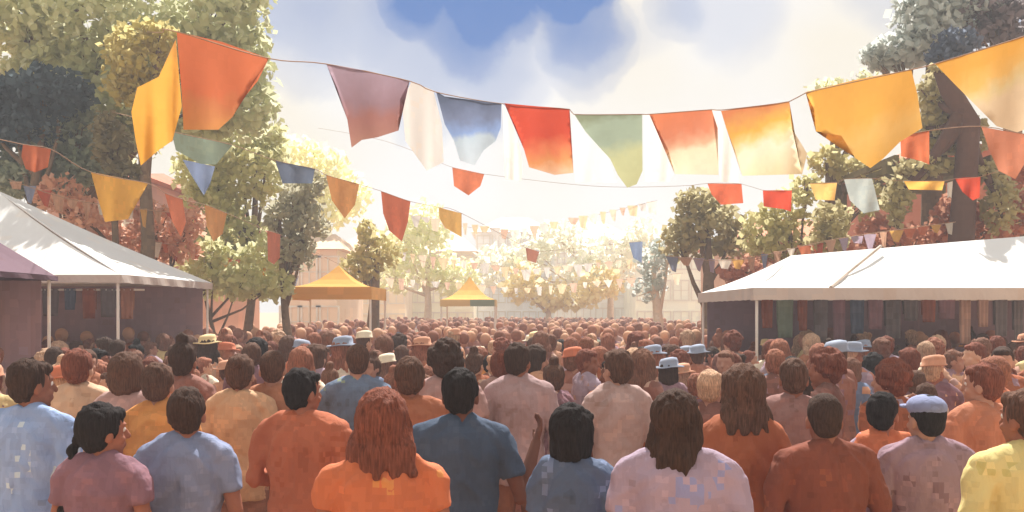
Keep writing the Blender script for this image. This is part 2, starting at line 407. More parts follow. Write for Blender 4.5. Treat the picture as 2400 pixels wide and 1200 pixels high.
    om = remesh(bm, .014, 2, wr=.007, seed=seed + 9, wscale=10)
    # --- shoes
    bm = bmesh.new()
    for s in (-1, 1):
        limb(bm, [(s * .10, -.05, .048), (s * .106, .05, .045), (s * .112, .15, .035)], [.046, .047, .034], 10)
    sm = remesh(bm, .012, 1, deci=.5)
    return dict(body=body, hair=hm, top=tm, bottom=om, shoes=sm, eyes=[hp(-.031, .066, .012), hp(.031, .066, .012)], HR=HR, HC=HC, topkind=top, botkind=bottom)

def hat_mesh(T, straw):
    q = bmesh.new(); HR = T['HR']; c = lambda x, y, z: T['HC'] + HR @ Vector((x, y, z))
    tmp = bmesh.new(); ring_loft(tmp, [((0, 0, 0), .155 if straw else .11, .165 if straw else .12), ((0, 0, .008), .155 if straw else .11, .165 if straw else .12), ((0, 0, .014), .098, .112), ((0, 0, .06), .094, .108), ((0, 0, .088), .080, .092), ((0, 0, .097), .04, .05)], 20)
    for v in tmp.verts: v.co = T['HC'] + HR @ (v.co + Vector((0, -.012, .062 + .01 * math.sin(v.co.x * 18))))
    bmesh.ops.recalc_face_normals(tmp, faces=tmp.faces); me = bpy.data.meshes.new('hat'); tmp.to_mesh(me); tmp.free(); q.free(); me.polygons.foreach_set('use_smooth', [True] * len(me.polygons)); me.materials.append(DUM_()); return me
def DUM_(): return mat('cloth', (150, 120, 110))
PARTN = {'tee': 'shirt', 'shirt': 'shirt', 'polo': 'shirt', 'long': 'shirt', 'vest': 'shirt', 'dress': 'dress'}
SKINS = {'brown': (150, 98, 78), 'dark': (116, 74, 60), 'tan': (184, 138, 118), 'fair': (212, 168, 142), 'rust': (158, 104, 84)}
HAIRS = {'sandy': (184, 150, 124), 'copper': (146, 96, 76), 'chestnut': (120, 84, 68), 'black': (36, 30, 30), 'dark brown': (66, 48, 40), 'brown': (90, 64, 52), 'auburn': (116, 68, 54), 'grey': (176, 170, 164)}
def omat(o, m):
    o.material_slots[0].link = 'OBJECT'; o.material_slots[0].material = m
DUM = mat('cloth', (150, 120, 110))
def prep(T):
    for k in ('body', 'hair', 'top', 'bottom', 'shoes'):
        T[k].materials.clear(); T[k].materials.append(DUM)
def place(T, loc, rz, sc, skin, hair, topc, botc, label, group=None, cell=.026, eyes=False, second=None, shoes=True, var=.22, trans=0, cat='person'):
    b = bpy.data.objects.new('person', T['body']); COL.objects.link(b)
    b.location = loc; b.rotation_euler = (0, 0, rz); b.scale = (sc * 1.0, sc, sc); tag(b, label, cat, group)
    omat(b, mat('skin', SKINS[skin], .7, cell, .12, spec=.15))
    for nm, me, m in (('hair', T['hair'], mat('hair', HAIRS[hair], .8, cell, .22, spec=.1)),
                      (PARTN[T['topkind']], T['top'], mat('garment', topc, .9, cell, var, second=second)),
                      ({'trousers': 'trousers', 'shorts': 'shorts', 'skirt': 'skirt'}[T['botkind']], T['bottom'], mat('garment', botc, .9, cell, var))):
        c = bpy.data.objects.new(nm, me); COL.objects.link(c); c.parent = b; omat(c, m)
    if shoes:
        c = bpy.data.objects.new('shoes', T['shoes']); COL.objects.link(c); c.parent = b; omat(c, mat('leather', (90, 66, 56), .6, cell))
    if eyes:
        for p in T['eyes']:
            q = bmesh.new(); ell(q, p, (.0135,) * 3, None, 12)
            for f in q.faces:
                if (T['HR'].inverted() @ (f.calc_center_median() - p)).y > .0105: f.material_index = 1
            me = bpy.data.meshes.new('eye'); q.to_mesh(me); q.free()
            me.materials.append(mat('eye_white', (235, 228, 220), .2)); me.materials.append(mat('iris', (50, 34, 28), .2))
            c = bpy.data.objects.new('eye', me); COL.objects.link(c); c.parent = b
    return b
def extra(person, name, bm, m, T=None):
    bmesh.ops.recalc_face_normals(bm, faces=bm.faces)
    me = bpy.data.meshes.new(name); bm.to_mesh(me); bm.free(); me.polygons.foreach_set('use_smooth', [True] * len(me.polygons))
    me.materials.append(m); c = bpy.data.objects.new(name, me); COL.objects.link(c); c.parent = person
    return c
FG = []   # occupied spots
FR = 'people standing in the front rows'
def fg(px, py, d, seed, label, skin, hairc, topc, botc, rz=0, second=None, **kw):
    T = build_person(seed, **kw); prep(T)
    h = P(px, py, d); sc = h.z / HZC
    rot = Matrix.Rotation(R(rz), 3, 'Z')
    off = rot @ (T['HC'] * sc)
    o = place(T, (h.x - off.x, d - off.y, 0), R(rz), sc, skin, hairc, topc, botc, label, FR, eyes=True, second=second)
    FG.append((o.location.x, o.location.y)); return o, T
# front row, left to right
NAVY = (72, 84, 104); SLATE = (128, 142, 176); LAV = (170, 150, 166); ORG = (212, 118, 76); RUST = (190, 102, 66)
fg(78, 905, 4.4, 1, 'man with dark brown hair in a pale blue shirt at the far left', 'brown', 'dark brown', (150, 172, 214), (92, 100, 122), rz=-14, hair='short', top='shirt', yaw=R(-24), build=1.08, second=(196, 212, 226))
fg(246, 1014, 3.75, 2, 'woman with a long black braid over her left shoulder in a mauve dress', 'rust', 'black', (136, 100, 112), (118, 88, 98), rz=-6, fem=True, hair='braid', top='dress', yaw=R(-38), bottom='skirt')
fg(438, 972, 4.05, 3, 'man with dark brown hair in a slate blue tee right of the braided woman', 'rust', 'dark brown', (132, 142, 172), (92, 84, 90), rz=8, hair='short', top='tee', yaw=R(6), arm=(0, 0), build=.92)
fg(712, 922, 4.6, 4, 'man with black hair in a long rust shirt left of the auburn haired woman', 'rust', 'black', (182, 104, 74), (130, 88, 78), rz=-8, hair='short', top='long', yaw=R(-30), build=1.05, arm=(1, 0), second=(172, 92, 60))
o, T = fg(900, 1000, 3.35, 5, 'woman with wavy auburn hair in a bright orange dress, largest figure left of centre', 'rust', 'auburn', (202, 114, 76), (182, 104, 70), rz=4, fem=True, hair='wavy', top='dress', bottom='skirt', yaw=R(-15), build=1.15, second=(214, 142, 84))
fg(1080, 928, 4.2, 6, 'man with black hair in a navy blue tee near the middle of the front', 'dark', 'black', (70, 84, 106), (66, 70, 84), rz=3, hair='short', top='tee', yaw=R(-8), build=1.0, arm=(0, 4))
fg(1346, 1020, 3.75, 7, 'person with black bobbed hair in a steel blue top right of the man in navy', 'brown', 'black', (90, 104, 130), (76, 84, 100), rz=-10, fem=True, hair='bob', top='tee', yaw=R(-26), second=(120, 134, 166), build=.86)
fg(1590, 995, 3.45, 8, 'woman with long brown hair in a pale lavender blouse right of centre', 'rust', 'dark brown', (172, 152, 170), (136, 100, 112), rz=-12, fem=True, hair='long', top='tee', yaw=R(-32), build=1.22, second=(150, 150, 190))
fg(1735, 925, 4.3, 9, 'woman with long reddish brown hair in a dark rust top beside the lavender blouse', 'brown', 'brown', (168, 96, 64), (132, 70, 52), rz=8, fem=True, hair='wavy', top='long', yaw=R(12), bottom='skirt')
fg(1930, 985, 4.0, 10, 'broad person with cropped dark brown hair in a dark russet long sleeved top', 'rust', 'dark brown', (132, 72, 54), (104, 70, 62), rz=10, hair='crop', top='long', yaw=R(-14), build=1.12, second=(150, 84, 58), arm=(1, 0))
fg(2070, 972, 4.7, 11, 'person with black hair in an orange and lilac top left of the blue cap', 'rust', 'black', (204, 116, 78), (120, 84, 90), rz=-6, hair='short', top='tee', yaw=R(-30), second=(165, 145, 162), build=.85)
o, T = fg(2168, 985, 4.2, 12, 'person wearing a pale blue cap and a mauve shirt near the right edge', 'tan', 'black', (156, 128, 140), (120, 96, 104), rz=-8, hair='crop', top='shirt', yaw=R(20), build=1.0, second=(134, 104, 114))
q = bmesh.new(); cp = lambda x, y, z: T['HC'] + T['HR'] @ Vector((x, y, z))
M_ = T['HR']
ell(q, cp(0, -.012, .07), (.09, .108, .062), M_, 18)
ring_loft_pts = [cp(.07 * math.cos(a), .07 + .09 * max(0, math.sin(a)), .062) for a in [math.pi * i / 10 for i in range(11)]]
top_ = [q.verts.new(p + Vector((0, 0, .006))) for p in ring_loft_pts]; bot_ = [q.verts.new(p - Vector((0, 0, .006))) for p in ring_loft_pts]
q.faces.new(top_); q.faces.new(list(reversed(bot_)))
for i in range(11): q.faces.new((top_[i], bot_[i], bot_[(i + 1) % 11], top_[(i + 1) % 11]))
extra(o, 'cap', q, mat('garment', (140, 148, 184), .9, .03))
fg(2400, 985, 3.6, 13, 'person in a pale yellow shirt cut off by the right edge of the picture', 'brown', 'brown', (222, 204, 138), (140, 130, 120), rz=6, hair='short', top='shirt', yaw=R(15), build=1.05, second=(205, 190, 118))
# second row
fg(372, 905, 5.0, 14, 'person in a plain amber orange top behind the slate blue shirt', 'tan', 'brown', (218, 148, 82), (150, 96, 80), rz=5, hair='short', top='tee', yaw=0, fem=True)
fg(1047, 850, 6.0, 15, 'person with full dark brown hair behind the left shoulder of the man in navy', 'brown', 'dark brown', (176, 140, 134), (130, 88, 78), rz=-4, hair='curly', top='tee', yaw=0)
fg(838, 850, 6.3, 16, 'person in a grey blue long top behind the auburn haired woman', 'tan', 'brown', (112, 128, 152), (146, 160, 140), rz=12, hair='crop', top='long', yaw=0, second=(150, 164, 140), arm=(2, 0))
fg(430, 850, 6.0, 17, 'woman with a dark topknot and dusty rose top behind the slate blue shirt', 'brown', 'dark brown', (150, 104, 92), (150, 96, 80), rz=0, fem=True, hair='topknot', top='tee', yaw=0)
fg(1445, 868, 5.6, 18, 'person in a pinkish tan shirt behind the black bobbed hair', 'tan', 'brown', (186, 158, 152), (140, 96, 84), rz=9, hair='short', top='shirt', yaw=R(20), build=.9)
fg(1215, 850, 6.1, 19, 'person with dark brown hair in a dusty pink shirt right of the man in navy', 'rust', 'dark brown', (174, 146, 146), (150, 96, 70), rz=0, hair='short', top='shirt', yaw=R(-20))
fg(300, 880, 5.5, 20, 'person with brown hair in a mauve brown shirt behind the braided woman', 'tan', 'brown', (178, 144, 138), (140, 96, 84), rz=-8, hair='bob', top='tee', yaw=0, fem=True)
fg(565, 880, 5.6, 21, 'person in a sandy peach top between the slate blue and rust orange shirts', 'tan', 'brown', (206, 164, 128), (150, 104, 86), rz=0, hair='bun', top='tee', fem=True, yaw=0)
fg(2300, 905, 5.0, 22, 'person in a terracotta top behind the blue cap', 'tan', 'auburn', (190, 122, 92), (150, 104, 86), rz=14, hair='short', top='tee', yaw=R(30))
fg(1860, 890, 5.4, 23, 'person with brown hair in a dusty plum shirt behind the russet top', 'brown', 'brown', (150, 112, 106), (132, 90, 78), rz=-12, hair='short', top='tee', yaw=0)
fg(960, 890, 5.1, 24, 'person in a copper brown top behind the auburn haired woman', 'rust', 'brown', (170, 104, 74), (132, 90, 78), rz=6, hair='short', top='tee', yaw=0)
fg(185, 868, 5.6, 25, 'person in a peach shirt behind the man in pale blue', 'fair', 'auburn', (214, 176, 146), (150, 104, 86), rz=6, hair='short', top='shirt', yaw=0)
fg(640, 868, 5.8, 26, 'person in a tan top behind the rust orange shirt', 'tan', 'brown', (176, 118, 88), (150, 104, 86), rz=6, hair='crop', top='tee', yaw=0)

# crowd templates
TT = []
specs = [(31, False, 'short', 'tee', 'trousers', (0, 0), 0), (32, True, 'long', 'dress', 'skirt', (0, 1), 15), (33, False, 'crop', 'shirt', 'trousers', (1, 0), -25), (34, True, 'bun', 'tee', 'skirt', (0, 0), 10),
         (35, True, 'bob', 'tee', 'trousers', (1, 1), -20), (36, False, 'curly', 'tee', 'shorts', (0, 4), 30), (37, True, 'wavy', 'long', 'trousers', (0, 0), 0), (38, False, 'short', 'long', 'trousers', (2, 0), 20), (39, True, 'topknot', 'vest', 'skirt', (0, 0), -10), (40, False, 'short', 'polo', 'shorts', (0, 2), -35)]
for (sd_, fm, hr, tp, bt, am, yw) in specs:
    T = build_person(sd_, fem=fm, hair=hr, top=tp, bottom=bt, arm=am, yaw=R(yw), vox=.011, build=rnd.uniform(.86, 1.0)); prep(T)
    T['hname'] = {'short': 'short', 'long': 'long', 'crop': 'cropped', 'bun': 'pinned up', 'bob': 'bobbed', 'curly': 'curly', 'wavy': 'wavy', 'topknot': 'top-knotted'}[hr]
    T['tname'] = {'tee': 'T-shirt', 'dress': 'dress', 'shirt': 'collared shirt', 'long': 'long sleeved top', 'vest': 'sleeveless top', 'polo': 'polo shirt'}[tp]
    T['hat'] = hat_mesh(T, len(TT) % 2 == 0); TT.append(T)
PAL = [((176, 116, 86), 'tan brown', 9), ((188, 126, 102), 'terracotta', 8), ((162, 96, 66), 'copper', 8), ((152, 102, 86), 'dusty brown', 7), ((132, 90, 80), 'plum brown', 6), ((178, 142, 132), 'dusty pink', 8),
       ((212, 158, 126), 'peach', 10), ((198, 166, 146), 'beige', 7), ((156, 126, 136), 'mauve', 8), ((138, 102, 112), 'plum', 6), ((206, 122, 86), 'orange', 3), ((216, 148, 82), 'amber', 2), ((222, 180, 144), 'pale peach', 6),
       ((236, 224, 200), 'cream', 3), ((168, 148, 162), 'lilac', 5), ((118, 134, 164), 'slate blue', 1.2), ((92, 102, 124), 'navy', .8), ((146, 160, 140), 'sage green', 1), ((196, 76, 52), 'red', .7), ((226, 206, 150), 'straw yellow', 1.5)]
wts = [p[2] for p in PAL]
# anchors for the wording: things that can be found in the picture, by picture column
ANCH = [(0, 'pale blue shirt'), (246, 'braided woman'), (438, 'slate blue shirt'), (712, 'rust shirt'), (900, 'orange dress'), (1080, 'navy shirt'), (1215, 'dusty pink shirt'), (1346, 'black bob'),
        (1460, 'tan shirt'), (1590, 'lavender blouse'), (1735, 'reddish hair'), (1930, 'russet top'), (2070, 'lilac top'), (2168, 'blue cap'), (2400, 'yellow shirt')]
spots = []
taken = list(FG)
RECTS = [(-8.6, -5.1, 8.5, 9.5), (-11.9, -4.9, 11.5, 12.5), (2.9, 9, 11.3, 12.3), (-5.1, -2.8, 18.7, 21.6), (-2.2, -.3, 23.7, 26.6), (-8.7, -5.1, 9.9, 10.3), (-11.9, -4.9, 14.3, 14.7), (2.9, 9, 13.9, 14.4), (-99, 99, 53.5, 99)]
POLES = [(a, b) for a in (-8.55, -5.3) for b in (8.25, 10.15)] + [(a, b) for a in (-11.85, -5.0) for b in (11.25, 14.55)] + [(a, b) for a in (3.05, 8.85) for b in (11.05, 14.15)]
def ok(x, y, mind):
    if any(a < x < b and c < y < d for a, b, c, d in RECTS): return False
    if any((x - a) ** 2 + (y - b) ** 2 < .1 for a, b in POLES): return False
    if (x > 6.5 or x < -6) and y > 14.4: return False
    return all((x - a) ** 2 + (y - b) ** 2 > mind * mind for a, b in taken)
POSTS = []   # filled below with stall poles
y = 5.7; step = .58
while y < 48:
    half = y * 1200 / F + .6
    x = -half + rnd.uniform(0, .5)
    while x < half:
        jx, jy = x + rnd.uniform(-.12, .12), y + rnd.uniform(-.14, .14)
        if ok(jx, jy, .44): spots.append((jx, jy)); taken.append((jx, jy)) if y < 8 else None
        x += rnd.uniform(.52, .95) if y < 7.5 else rnd.uniform(.44, .70)
    y += step * (1 if y < 7.5 else .84 if y < 14 else 1.2 if y < 25 else 1.7)
spots.sort(key=lambda s: s[1])
NEAR = spots[:272]; FAR = spots[272:]
seen = {}
lab_objs = {}
for (x, y) in NEAR:
    T = rnd.choice(TT); c = rnd.choices(PAL, wts)[0]; c2 = rnd.choices(PAL, wts)[0]
    hr = rnd.choices(['black', 'dark brown', 'brown', 'auburn', 'chestnut', 'copper', 'sandy'], [1.2, 3, 4, 4, 4, 4, 2] if y < 12 else [.3, 1, 2, 3, 5, 5, 5])[0]
    sk = rnd.choice(['brown', 'tan', 'tan', 'rust', 'dark', 'fair'])
    px = 1200 + x / y * F
    an = min(ANCH, key=lambda a: abs(a[0] - px))
    far = 'close' if y < 6.6 else 'well' if y < 8.5 else 'far'
    base = 'person with %s %s hair in %s %s %s behind %s' % (hr, T['hname'], c[1], T['tname'].replace('long sleeved', 'long').replace('T-shirt', 'tee'), far, an[1])
    if len(base.replace('-', ' ').split()) > 12: base = base.replace(' ' + T['hname'] + ' hair', ' hair')
    h = rnd.uniform(.86, 1.02); hatc = rnd.choice([((238, 224, 196), 'cream'), ((226, 200, 150), 'straw'), ((206, 150, 120), 'tan'), ((200, 116, 84), 'terracotta'), ((150, 160, 180), 'blue grey')]) if rnd.random() < .2 and T['hname'] != 'top-knotted' else None
    if hatc: base = 'person in a %s hat and %s %s %s behind %s' % (hatc[1], c[1], T['tname'].replace('long sleeved', 'long').replace('T-shirt', 'tee'), far, an[1])
    cell = .045 if y < 8 else .07
    o = place(T, (x, y, 0), rnd.gauss(0, .7) if rnd.random() < .84 else rnd.uniform(2.4, 3.8), h, sk, hr, c[0], c2[0], base, 'people packed in the middle of the crowd', cell=cell, shoes=(y < 7), second=rnd.choices(PAL, wts)[0][0], var=.30)
    if hatc:  # added hats; the cream ones stand in for rim highlights
        ho = bpy.data.objects.new('hat', T['hat']); COL.objects.link(ho); ho.parent = o; omat(ho, mat('hat', hatc[0], .85, cell, .1))
    lab_objs.setdefault(base, []).append((px, o))
for b, lst in lab_objs.items():
    if len(lst) > 1:
        lst.sort(key=lambda t: t[0])
        ordn = ['leftmost', 'second from left', 'third from left', 'fourth from left', 'fifth from left', 'sixth from left']
        for i, (q, o) in enumerate(lst): o['label'] = b + ', ' + ordn[min(i, 5)]
# the far-off crowd that reads as one mass
def far_person(bm, x, y, h, rz, mi, mh, ms):
    c, s = math.cos(rz), math.sin(rz)
    b = bmesh.new()
    ring_loft(b, [((0, 0, .05), .13, .09), ((0, 0, .5), .15, .1), ((0, 0, .9), .17, .12)], 8, ms)
    ring_loft(b, [((0, 0, .85), .18, .13), ((0, 0, 1.1), .15, .11), ((0, 0, 1.3), .20, .12), ((0, 0, 1.42), .15, .09), ((0, 0, 1.46), .06, .06)], 8, mi)
    for q in (-1, 1): tube(b, [(q * .19, 0, 1.38), (q * .24, 0, 1.12), (q * .2, .1, .9)], [.055, .045, .03], 6, mi)
    ell(b, (0, .015, 1.57), (.08, .095, .12), None, 8, 20)
    ell(b, (0, -.02, 1.61), (.092, .10, .10), None, 8, mh)
    tmp = bpy.data.meshes.new('t'); b.transform(Matrix.Translation((x, y, 0)) @ Matrix.Rotation(rz, 4, 'Z') @ Matrix.Scale(h, 4)); b.to_mesh(tmp); b.free(); bm.from_mesh(tmp); bpy.data.meshes.remove(tmp)
bm = bmesh.new()
for (x, y) in FAR:
    far_person(bm, x, y, rnd.uniform(.92, 1.03), rnd.uniform(-.6, .6), rnd.choices(range(20), wts)[0], 21 + rnd.randrange(3), rnd.randrange(10))
me = bpy.data.meshes.new('crowd'); bm.to_mesh(me); bm.free(); me.polygons.foreach_set('use_smooth', [True] * len(me.polygons))
for p in PAL: me.materials.append(mat('far_garment', p[0], .9, .12, .2))
me.materials.append(mat('skin', SKINS['tan'], .6, .12))
for hc in ((140, 92, 72), (170, 114, 88), (206, 158, 126)): me.materials.append(mat('far_hair', hc, .8, .12))
o = bpy.data.objects.new('distant_crowd', me); COL.objects.link(o)
tag(o, 'far part of the crowd, a mass of tiny heads below the pale houses', 'crowd', kind='stuff')

# ------------------------------------------------------------------ stalls with white canopies
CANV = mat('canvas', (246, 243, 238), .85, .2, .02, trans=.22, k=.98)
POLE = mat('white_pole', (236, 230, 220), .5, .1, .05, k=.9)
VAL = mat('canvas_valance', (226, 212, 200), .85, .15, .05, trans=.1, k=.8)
def shell(bm, faces, th=.02):
    """faces: lists of points of a roof skin; gives them thickness downwards"""
    vs = {}
    def v(p, dz):
        k = (round(p[0], 4), round(p[1], 4), round(p[2], 4), dz)
        if k not in vs: vs[k] = bm.verts.new((p[0], p[1], p[2] - dz))
        return vs[k]
    cnt = {}
    for f in faces:
        bm.faces.new([v(p, 0) for p in f]); bm.faces.new([v(p, th) for p in reversed(f)])
        for i in range(len(f)):
            a, b = tuple(round(q, 4) for q in f[i]), tuple(round(q, 4) for q in f[(i + 1) % len(f)])
            k = tuple(sorted((a, b))); cnt.setdefault(k, []).append((f[i], f[(i + 1) % len(f)]))
    for k, l in cnt.items():
        if len(l) == 1:
            a, b = l[0]; bm.faces.new([v(b, 0), v(a, 0), v(a, th), v(b, th)])
def stall(label, x0, x1, y0, y1, ze, ridge, val=.2, cloth=None, counter=(150, 110, 104), goods=None, group='market stalls at the sides of the crowd', canv=None, back=(156, 128, 136)):
    """x0..x1, y0..y1 eave rectangle at height ze; ridge: two points"""
    t = empty('market_stall', ((x0 + x1) / 2, (y0 + y1) / 2, 0), label, 'market stall', group)
    a, b = Vector(ridge[0]), Vector(ridge[1])
    c = [Vector((x0, y0, ze)), Vector((x1, y0, ze)), Vector((x1, y1, ze)), Vector((x0, y1, ze))]
    def sub(p, q, s, r, n=6):   # sagging canvas quad (p,q eave; r,s ridge)
        out = []
        for j in range(n):
            for i in range(n):
                def pt(u, v):
                    e = p.lerp(q, u); t_ = s.lerp(r, u); w_ = e.lerp(t_, v)
                    return w_ - Vector((0, 0, .10 * math.sin(math.pi * v) * (.6 + .4 * math.sin(math.pi * u))))
                out.append([pt(i / n, j / n), pt((i + 1) / n, j / n), pt((i + 1) / n, (j + 1) / n), pt(i / n, (j + 1) / n)])
        return out
    bm = bmesh.new(); fs = sub(c[0], c[1], a, b) + sub(c[2], c[3], b, a)
    n = 6
    for (e0, e1, r_) in ((c[1], c[2], b), (c[3], c[0], a)):
        def pt(u, v):
            w_ = e0.lerp(e1, u).lerp(r_, v); return w_ - Vector((0, 0, .10 * math.sin(math.pi * v) * (.6 if u in (0, 1) else 1) * (.6 + .4 * math.sin(math.pi * u))))
        for j in range(n):
            for i in range(n):
                q = [pt(i / n, j / n), pt((i + 1) / n, j / n)] + ([pt((i + 1) / n, (j + 1) / n), pt(i / n, (j + 1) / n)] if j < n - 1 else [pt(0, 1)])
                fs.append(q)
    fs = [[tuple(p) for p in f] for f in fs]
    clean = []
    for f in fs:
        g2 = []
        for p in f:
            if not g2 or (Vector(p) - Vector(g2[-1])).length > 1e-4: g2.append(p)
        if len(g2) > 2 and (Vector(g2[0]) - Vector(g2[-1])).length < 1e-4: g2.pop()
        if len(g2) > 2: clean.append(g2)
    for f in clean:
        try: bm.faces.new([bm.verts.new(p) for p in f])
        except ValueError: pass
    bmesh.ops.remove_doubles(bm, verts=bm.verts, dist=.002)
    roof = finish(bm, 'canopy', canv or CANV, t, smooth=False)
    sol = roof.modifiers.new('thickness', 'SOLIDIFY'); sol.thickness = .015
    # valance with a scalloped hem
    bm = bmesh.new(); e_ = .012
    cs = [(x0 - e_, y0 - e_), (x1 + e_, y0 - e_), (x1 + e_, y1 + e_), (x0 - e_, y1 + e_)]
    for i in range(4):
        p, q = Vector((*cs[i], 0)), Vector((*cs[(i + 1) % 4], 0)); ln = (q - p).length; k = max(4, int(ln / .08)); k -= k % 4
        prev = None
        for j in range(k + 1):
            w_ = p.lerp(q, j / k); dz = val - .006 * abs(math.sin(math.pi * j / 4)); nrm = Vector(((q - p).y, -(q - p).x, 0)).normalized() * (.010 * math.sin(j * .9))
            cur = (bm.verts.new(w_ + Vector((0, 0, ze + .004))), bm.verts.new(w_ + nrm + Vector((0, 0, ze - dz))))
            if prev: bm.faces.new((prev[0], cur[0], cur[1], prev[1]))
            prev = cur
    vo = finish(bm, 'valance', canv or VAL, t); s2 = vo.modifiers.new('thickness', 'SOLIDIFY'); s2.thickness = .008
    for (px_, py_) in ((x0 + .05, y0 + .05), (x1 - .05, y0 + .05), (x1 - .05, y1 - .05), (x0 + .05, y1 - .05)):
        bm = bmesh.new(); tube(bm, [(px_, py_, 0), (px_, py_, ze - .02)], .018, 10); tube(bm, [(px_, py_, 0), (px_, py_, .03)], .06, 10)
        finish(bm, 'pole', POLE, t, smooth=False)
    if back:
        bm = bmesh.new(); k = 24; prev = None
        for j in range(k + 1):
            xx = x0 + .1 + (x1 - x0 - .2) * j / k; yy = y1 - .12 + .03 * math.sin(j * 1.7)
            cur = (bm.verts.new((xx, yy, ze - .05)), bm.verts.new((xx, yy, .15)))
            if prev: bm.faces.new((prev[0], cur[0], cur[1], prev[1]))
            prev = cur
        bo = finish(bm, 'back_cloth', mat('back_cloth', back, .95, .09, .12), t); s3 = bo.modifiers.new('thickness', 'SOLIDIFY'); s3.thickness = .01
    # counter table
    bm = bmesh.new(); box(bm, (x0 + .3, y0 + .5, .86), (x1 - .3, y0 + 1.1, .90)); finish(bm, 'counter_top', mat('wood', (150, 108, 80), .6, .08), t, bevel=.006)
    bm = bmesh.new()
    k = 30; prev = None
    for j in range(k + 1):
        xx = x0 + .32 + (x1 - x0 - .64) * j / k
        cur = (bm.verts.new((xx, y0 + .485 + .012 * math.sin(j * 1.3), .865)), bm.verts.new((xx, y0 + .47 + .02 * math.sin(j * 1.3), .08)))
        if prev: bm.faces.new((prev[0], cur[0], cur[1], prev[1]))
        prev = cur
    co = finish(bm, 'counter_cloth', mat('counter_cloth', counter, .95, .1), t); s4 = co.modifiers.new('thickness', 'SOLIDIFY'); s4.thickness = .006
    return t
stall('stall at the left edge, canopy mauve like a shaded underside, before the white marquee', -8.6, -5.25, 8.2, 10.2, 2.40, ((-6.95, 9.2, 3.60), (-6.7, 9.2, 3.60)), val=.05, canv=mat('shade_mauve_canvas', (128, 100, 114), .9, .2, .05, trans=.1, k=.7))  # canopy colour paints in the purple shade of a canopy's underside
stall('long white marquee sweeping down from the left edge', -11.9, -4.95, 11.2, 14.6, 2.46, ((-8.6, 13.3, 3.95), (-7.7, 13.2, 3.82)), val=.10)
R_ = stall('wide low white canopy stall at the right edge', 3.0, 8.9, 11.0, 14.2, 2.29, ((4.0, 12.7, 2.80), (8.2, 13.0, 3.16)), val=.15, back=(136, 112, 122))
bm = bmesh.new(); tube(bm, [(3.95, 10.99, 2.30), (4.45, 11.8, 2.50), (5.25, 12.62, 2.93)], .022, 6); finish(bm, 'seam', mat('seam_tape', (206, 188, 172), .8), R_)
rs_ = random.Random(5)
SC = [((150, 116, 126), 'mauve'), ((120, 112, 114), 'grey'), ((176, 124, 100), 'tan'), ((96, 108, 130), 'slate blue'), ((156, 92, 70), 'russet'), ((132, 148, 130), 'sage'), ((196, 160, 144), 'beige')]
def scarves(x0, x1, y, z, n, where):
    bm = bmesh.new(); tube(bm, [(x0 - .1, y, z), (x1 + .1, y, z)], .014, 8); o = finish(bm, 'hanging_rail', POLE, smooth=True); tag(o, 'thin rail carrying scarves ' + where, 'rail')
    for i in range(n):
        c = rs_.choice(SC); x = x0 + (x1 - x0) * (i + .5) / n; w_ = rs_.uniform(.5, .95) * (x1 - x0) / n; ln = rs_.uniform(.28, .62); bm = bmesh.new(); g_ = []
        for sd in (1, -1):
            for k in range(7):
                zz = z + .02 - ln * (1 if sd == 1 else .7) * k / 6
                g_.append(([bm.verts.new((x + w_ * (j / 8 - .5) * (1 - .12 * k / 6), y - sd * (.02 + .012 * math.sin(j * 1.9 + i)), zz)) for j in range(9)], sd, k))
        rows = [g for g in reversed(g_[:7])] + g_[7:]
        for (a, _, _), (b, _, _) in zip(rows, rows[1:]):
            for j in range(8): bm.faces.new((a[j], a[j + 1], b[j + 1], b[j]))
        o = finish(bm, 'scarf', mat('scarf_cloth', c[0], .9, .08, .2), smooth=True); o.modifiers.new('t', 'SOLIDIFY').thickness = .006
        tag(o, '%s scarf hanging %s' % (c[1], where), 'scarf', c[1] + ' scarves ' + where)
scarves(3.3, 8.6, 11.9, 2.16, 22, 'under the wide right canopy')
scarves(-10.5, -5.2, 12.3, 2.30, 20, 'under the long white marquee')
scarves(-8.3, -5.5, 9.0, 2.26, 9, 'under the mauve canopy')
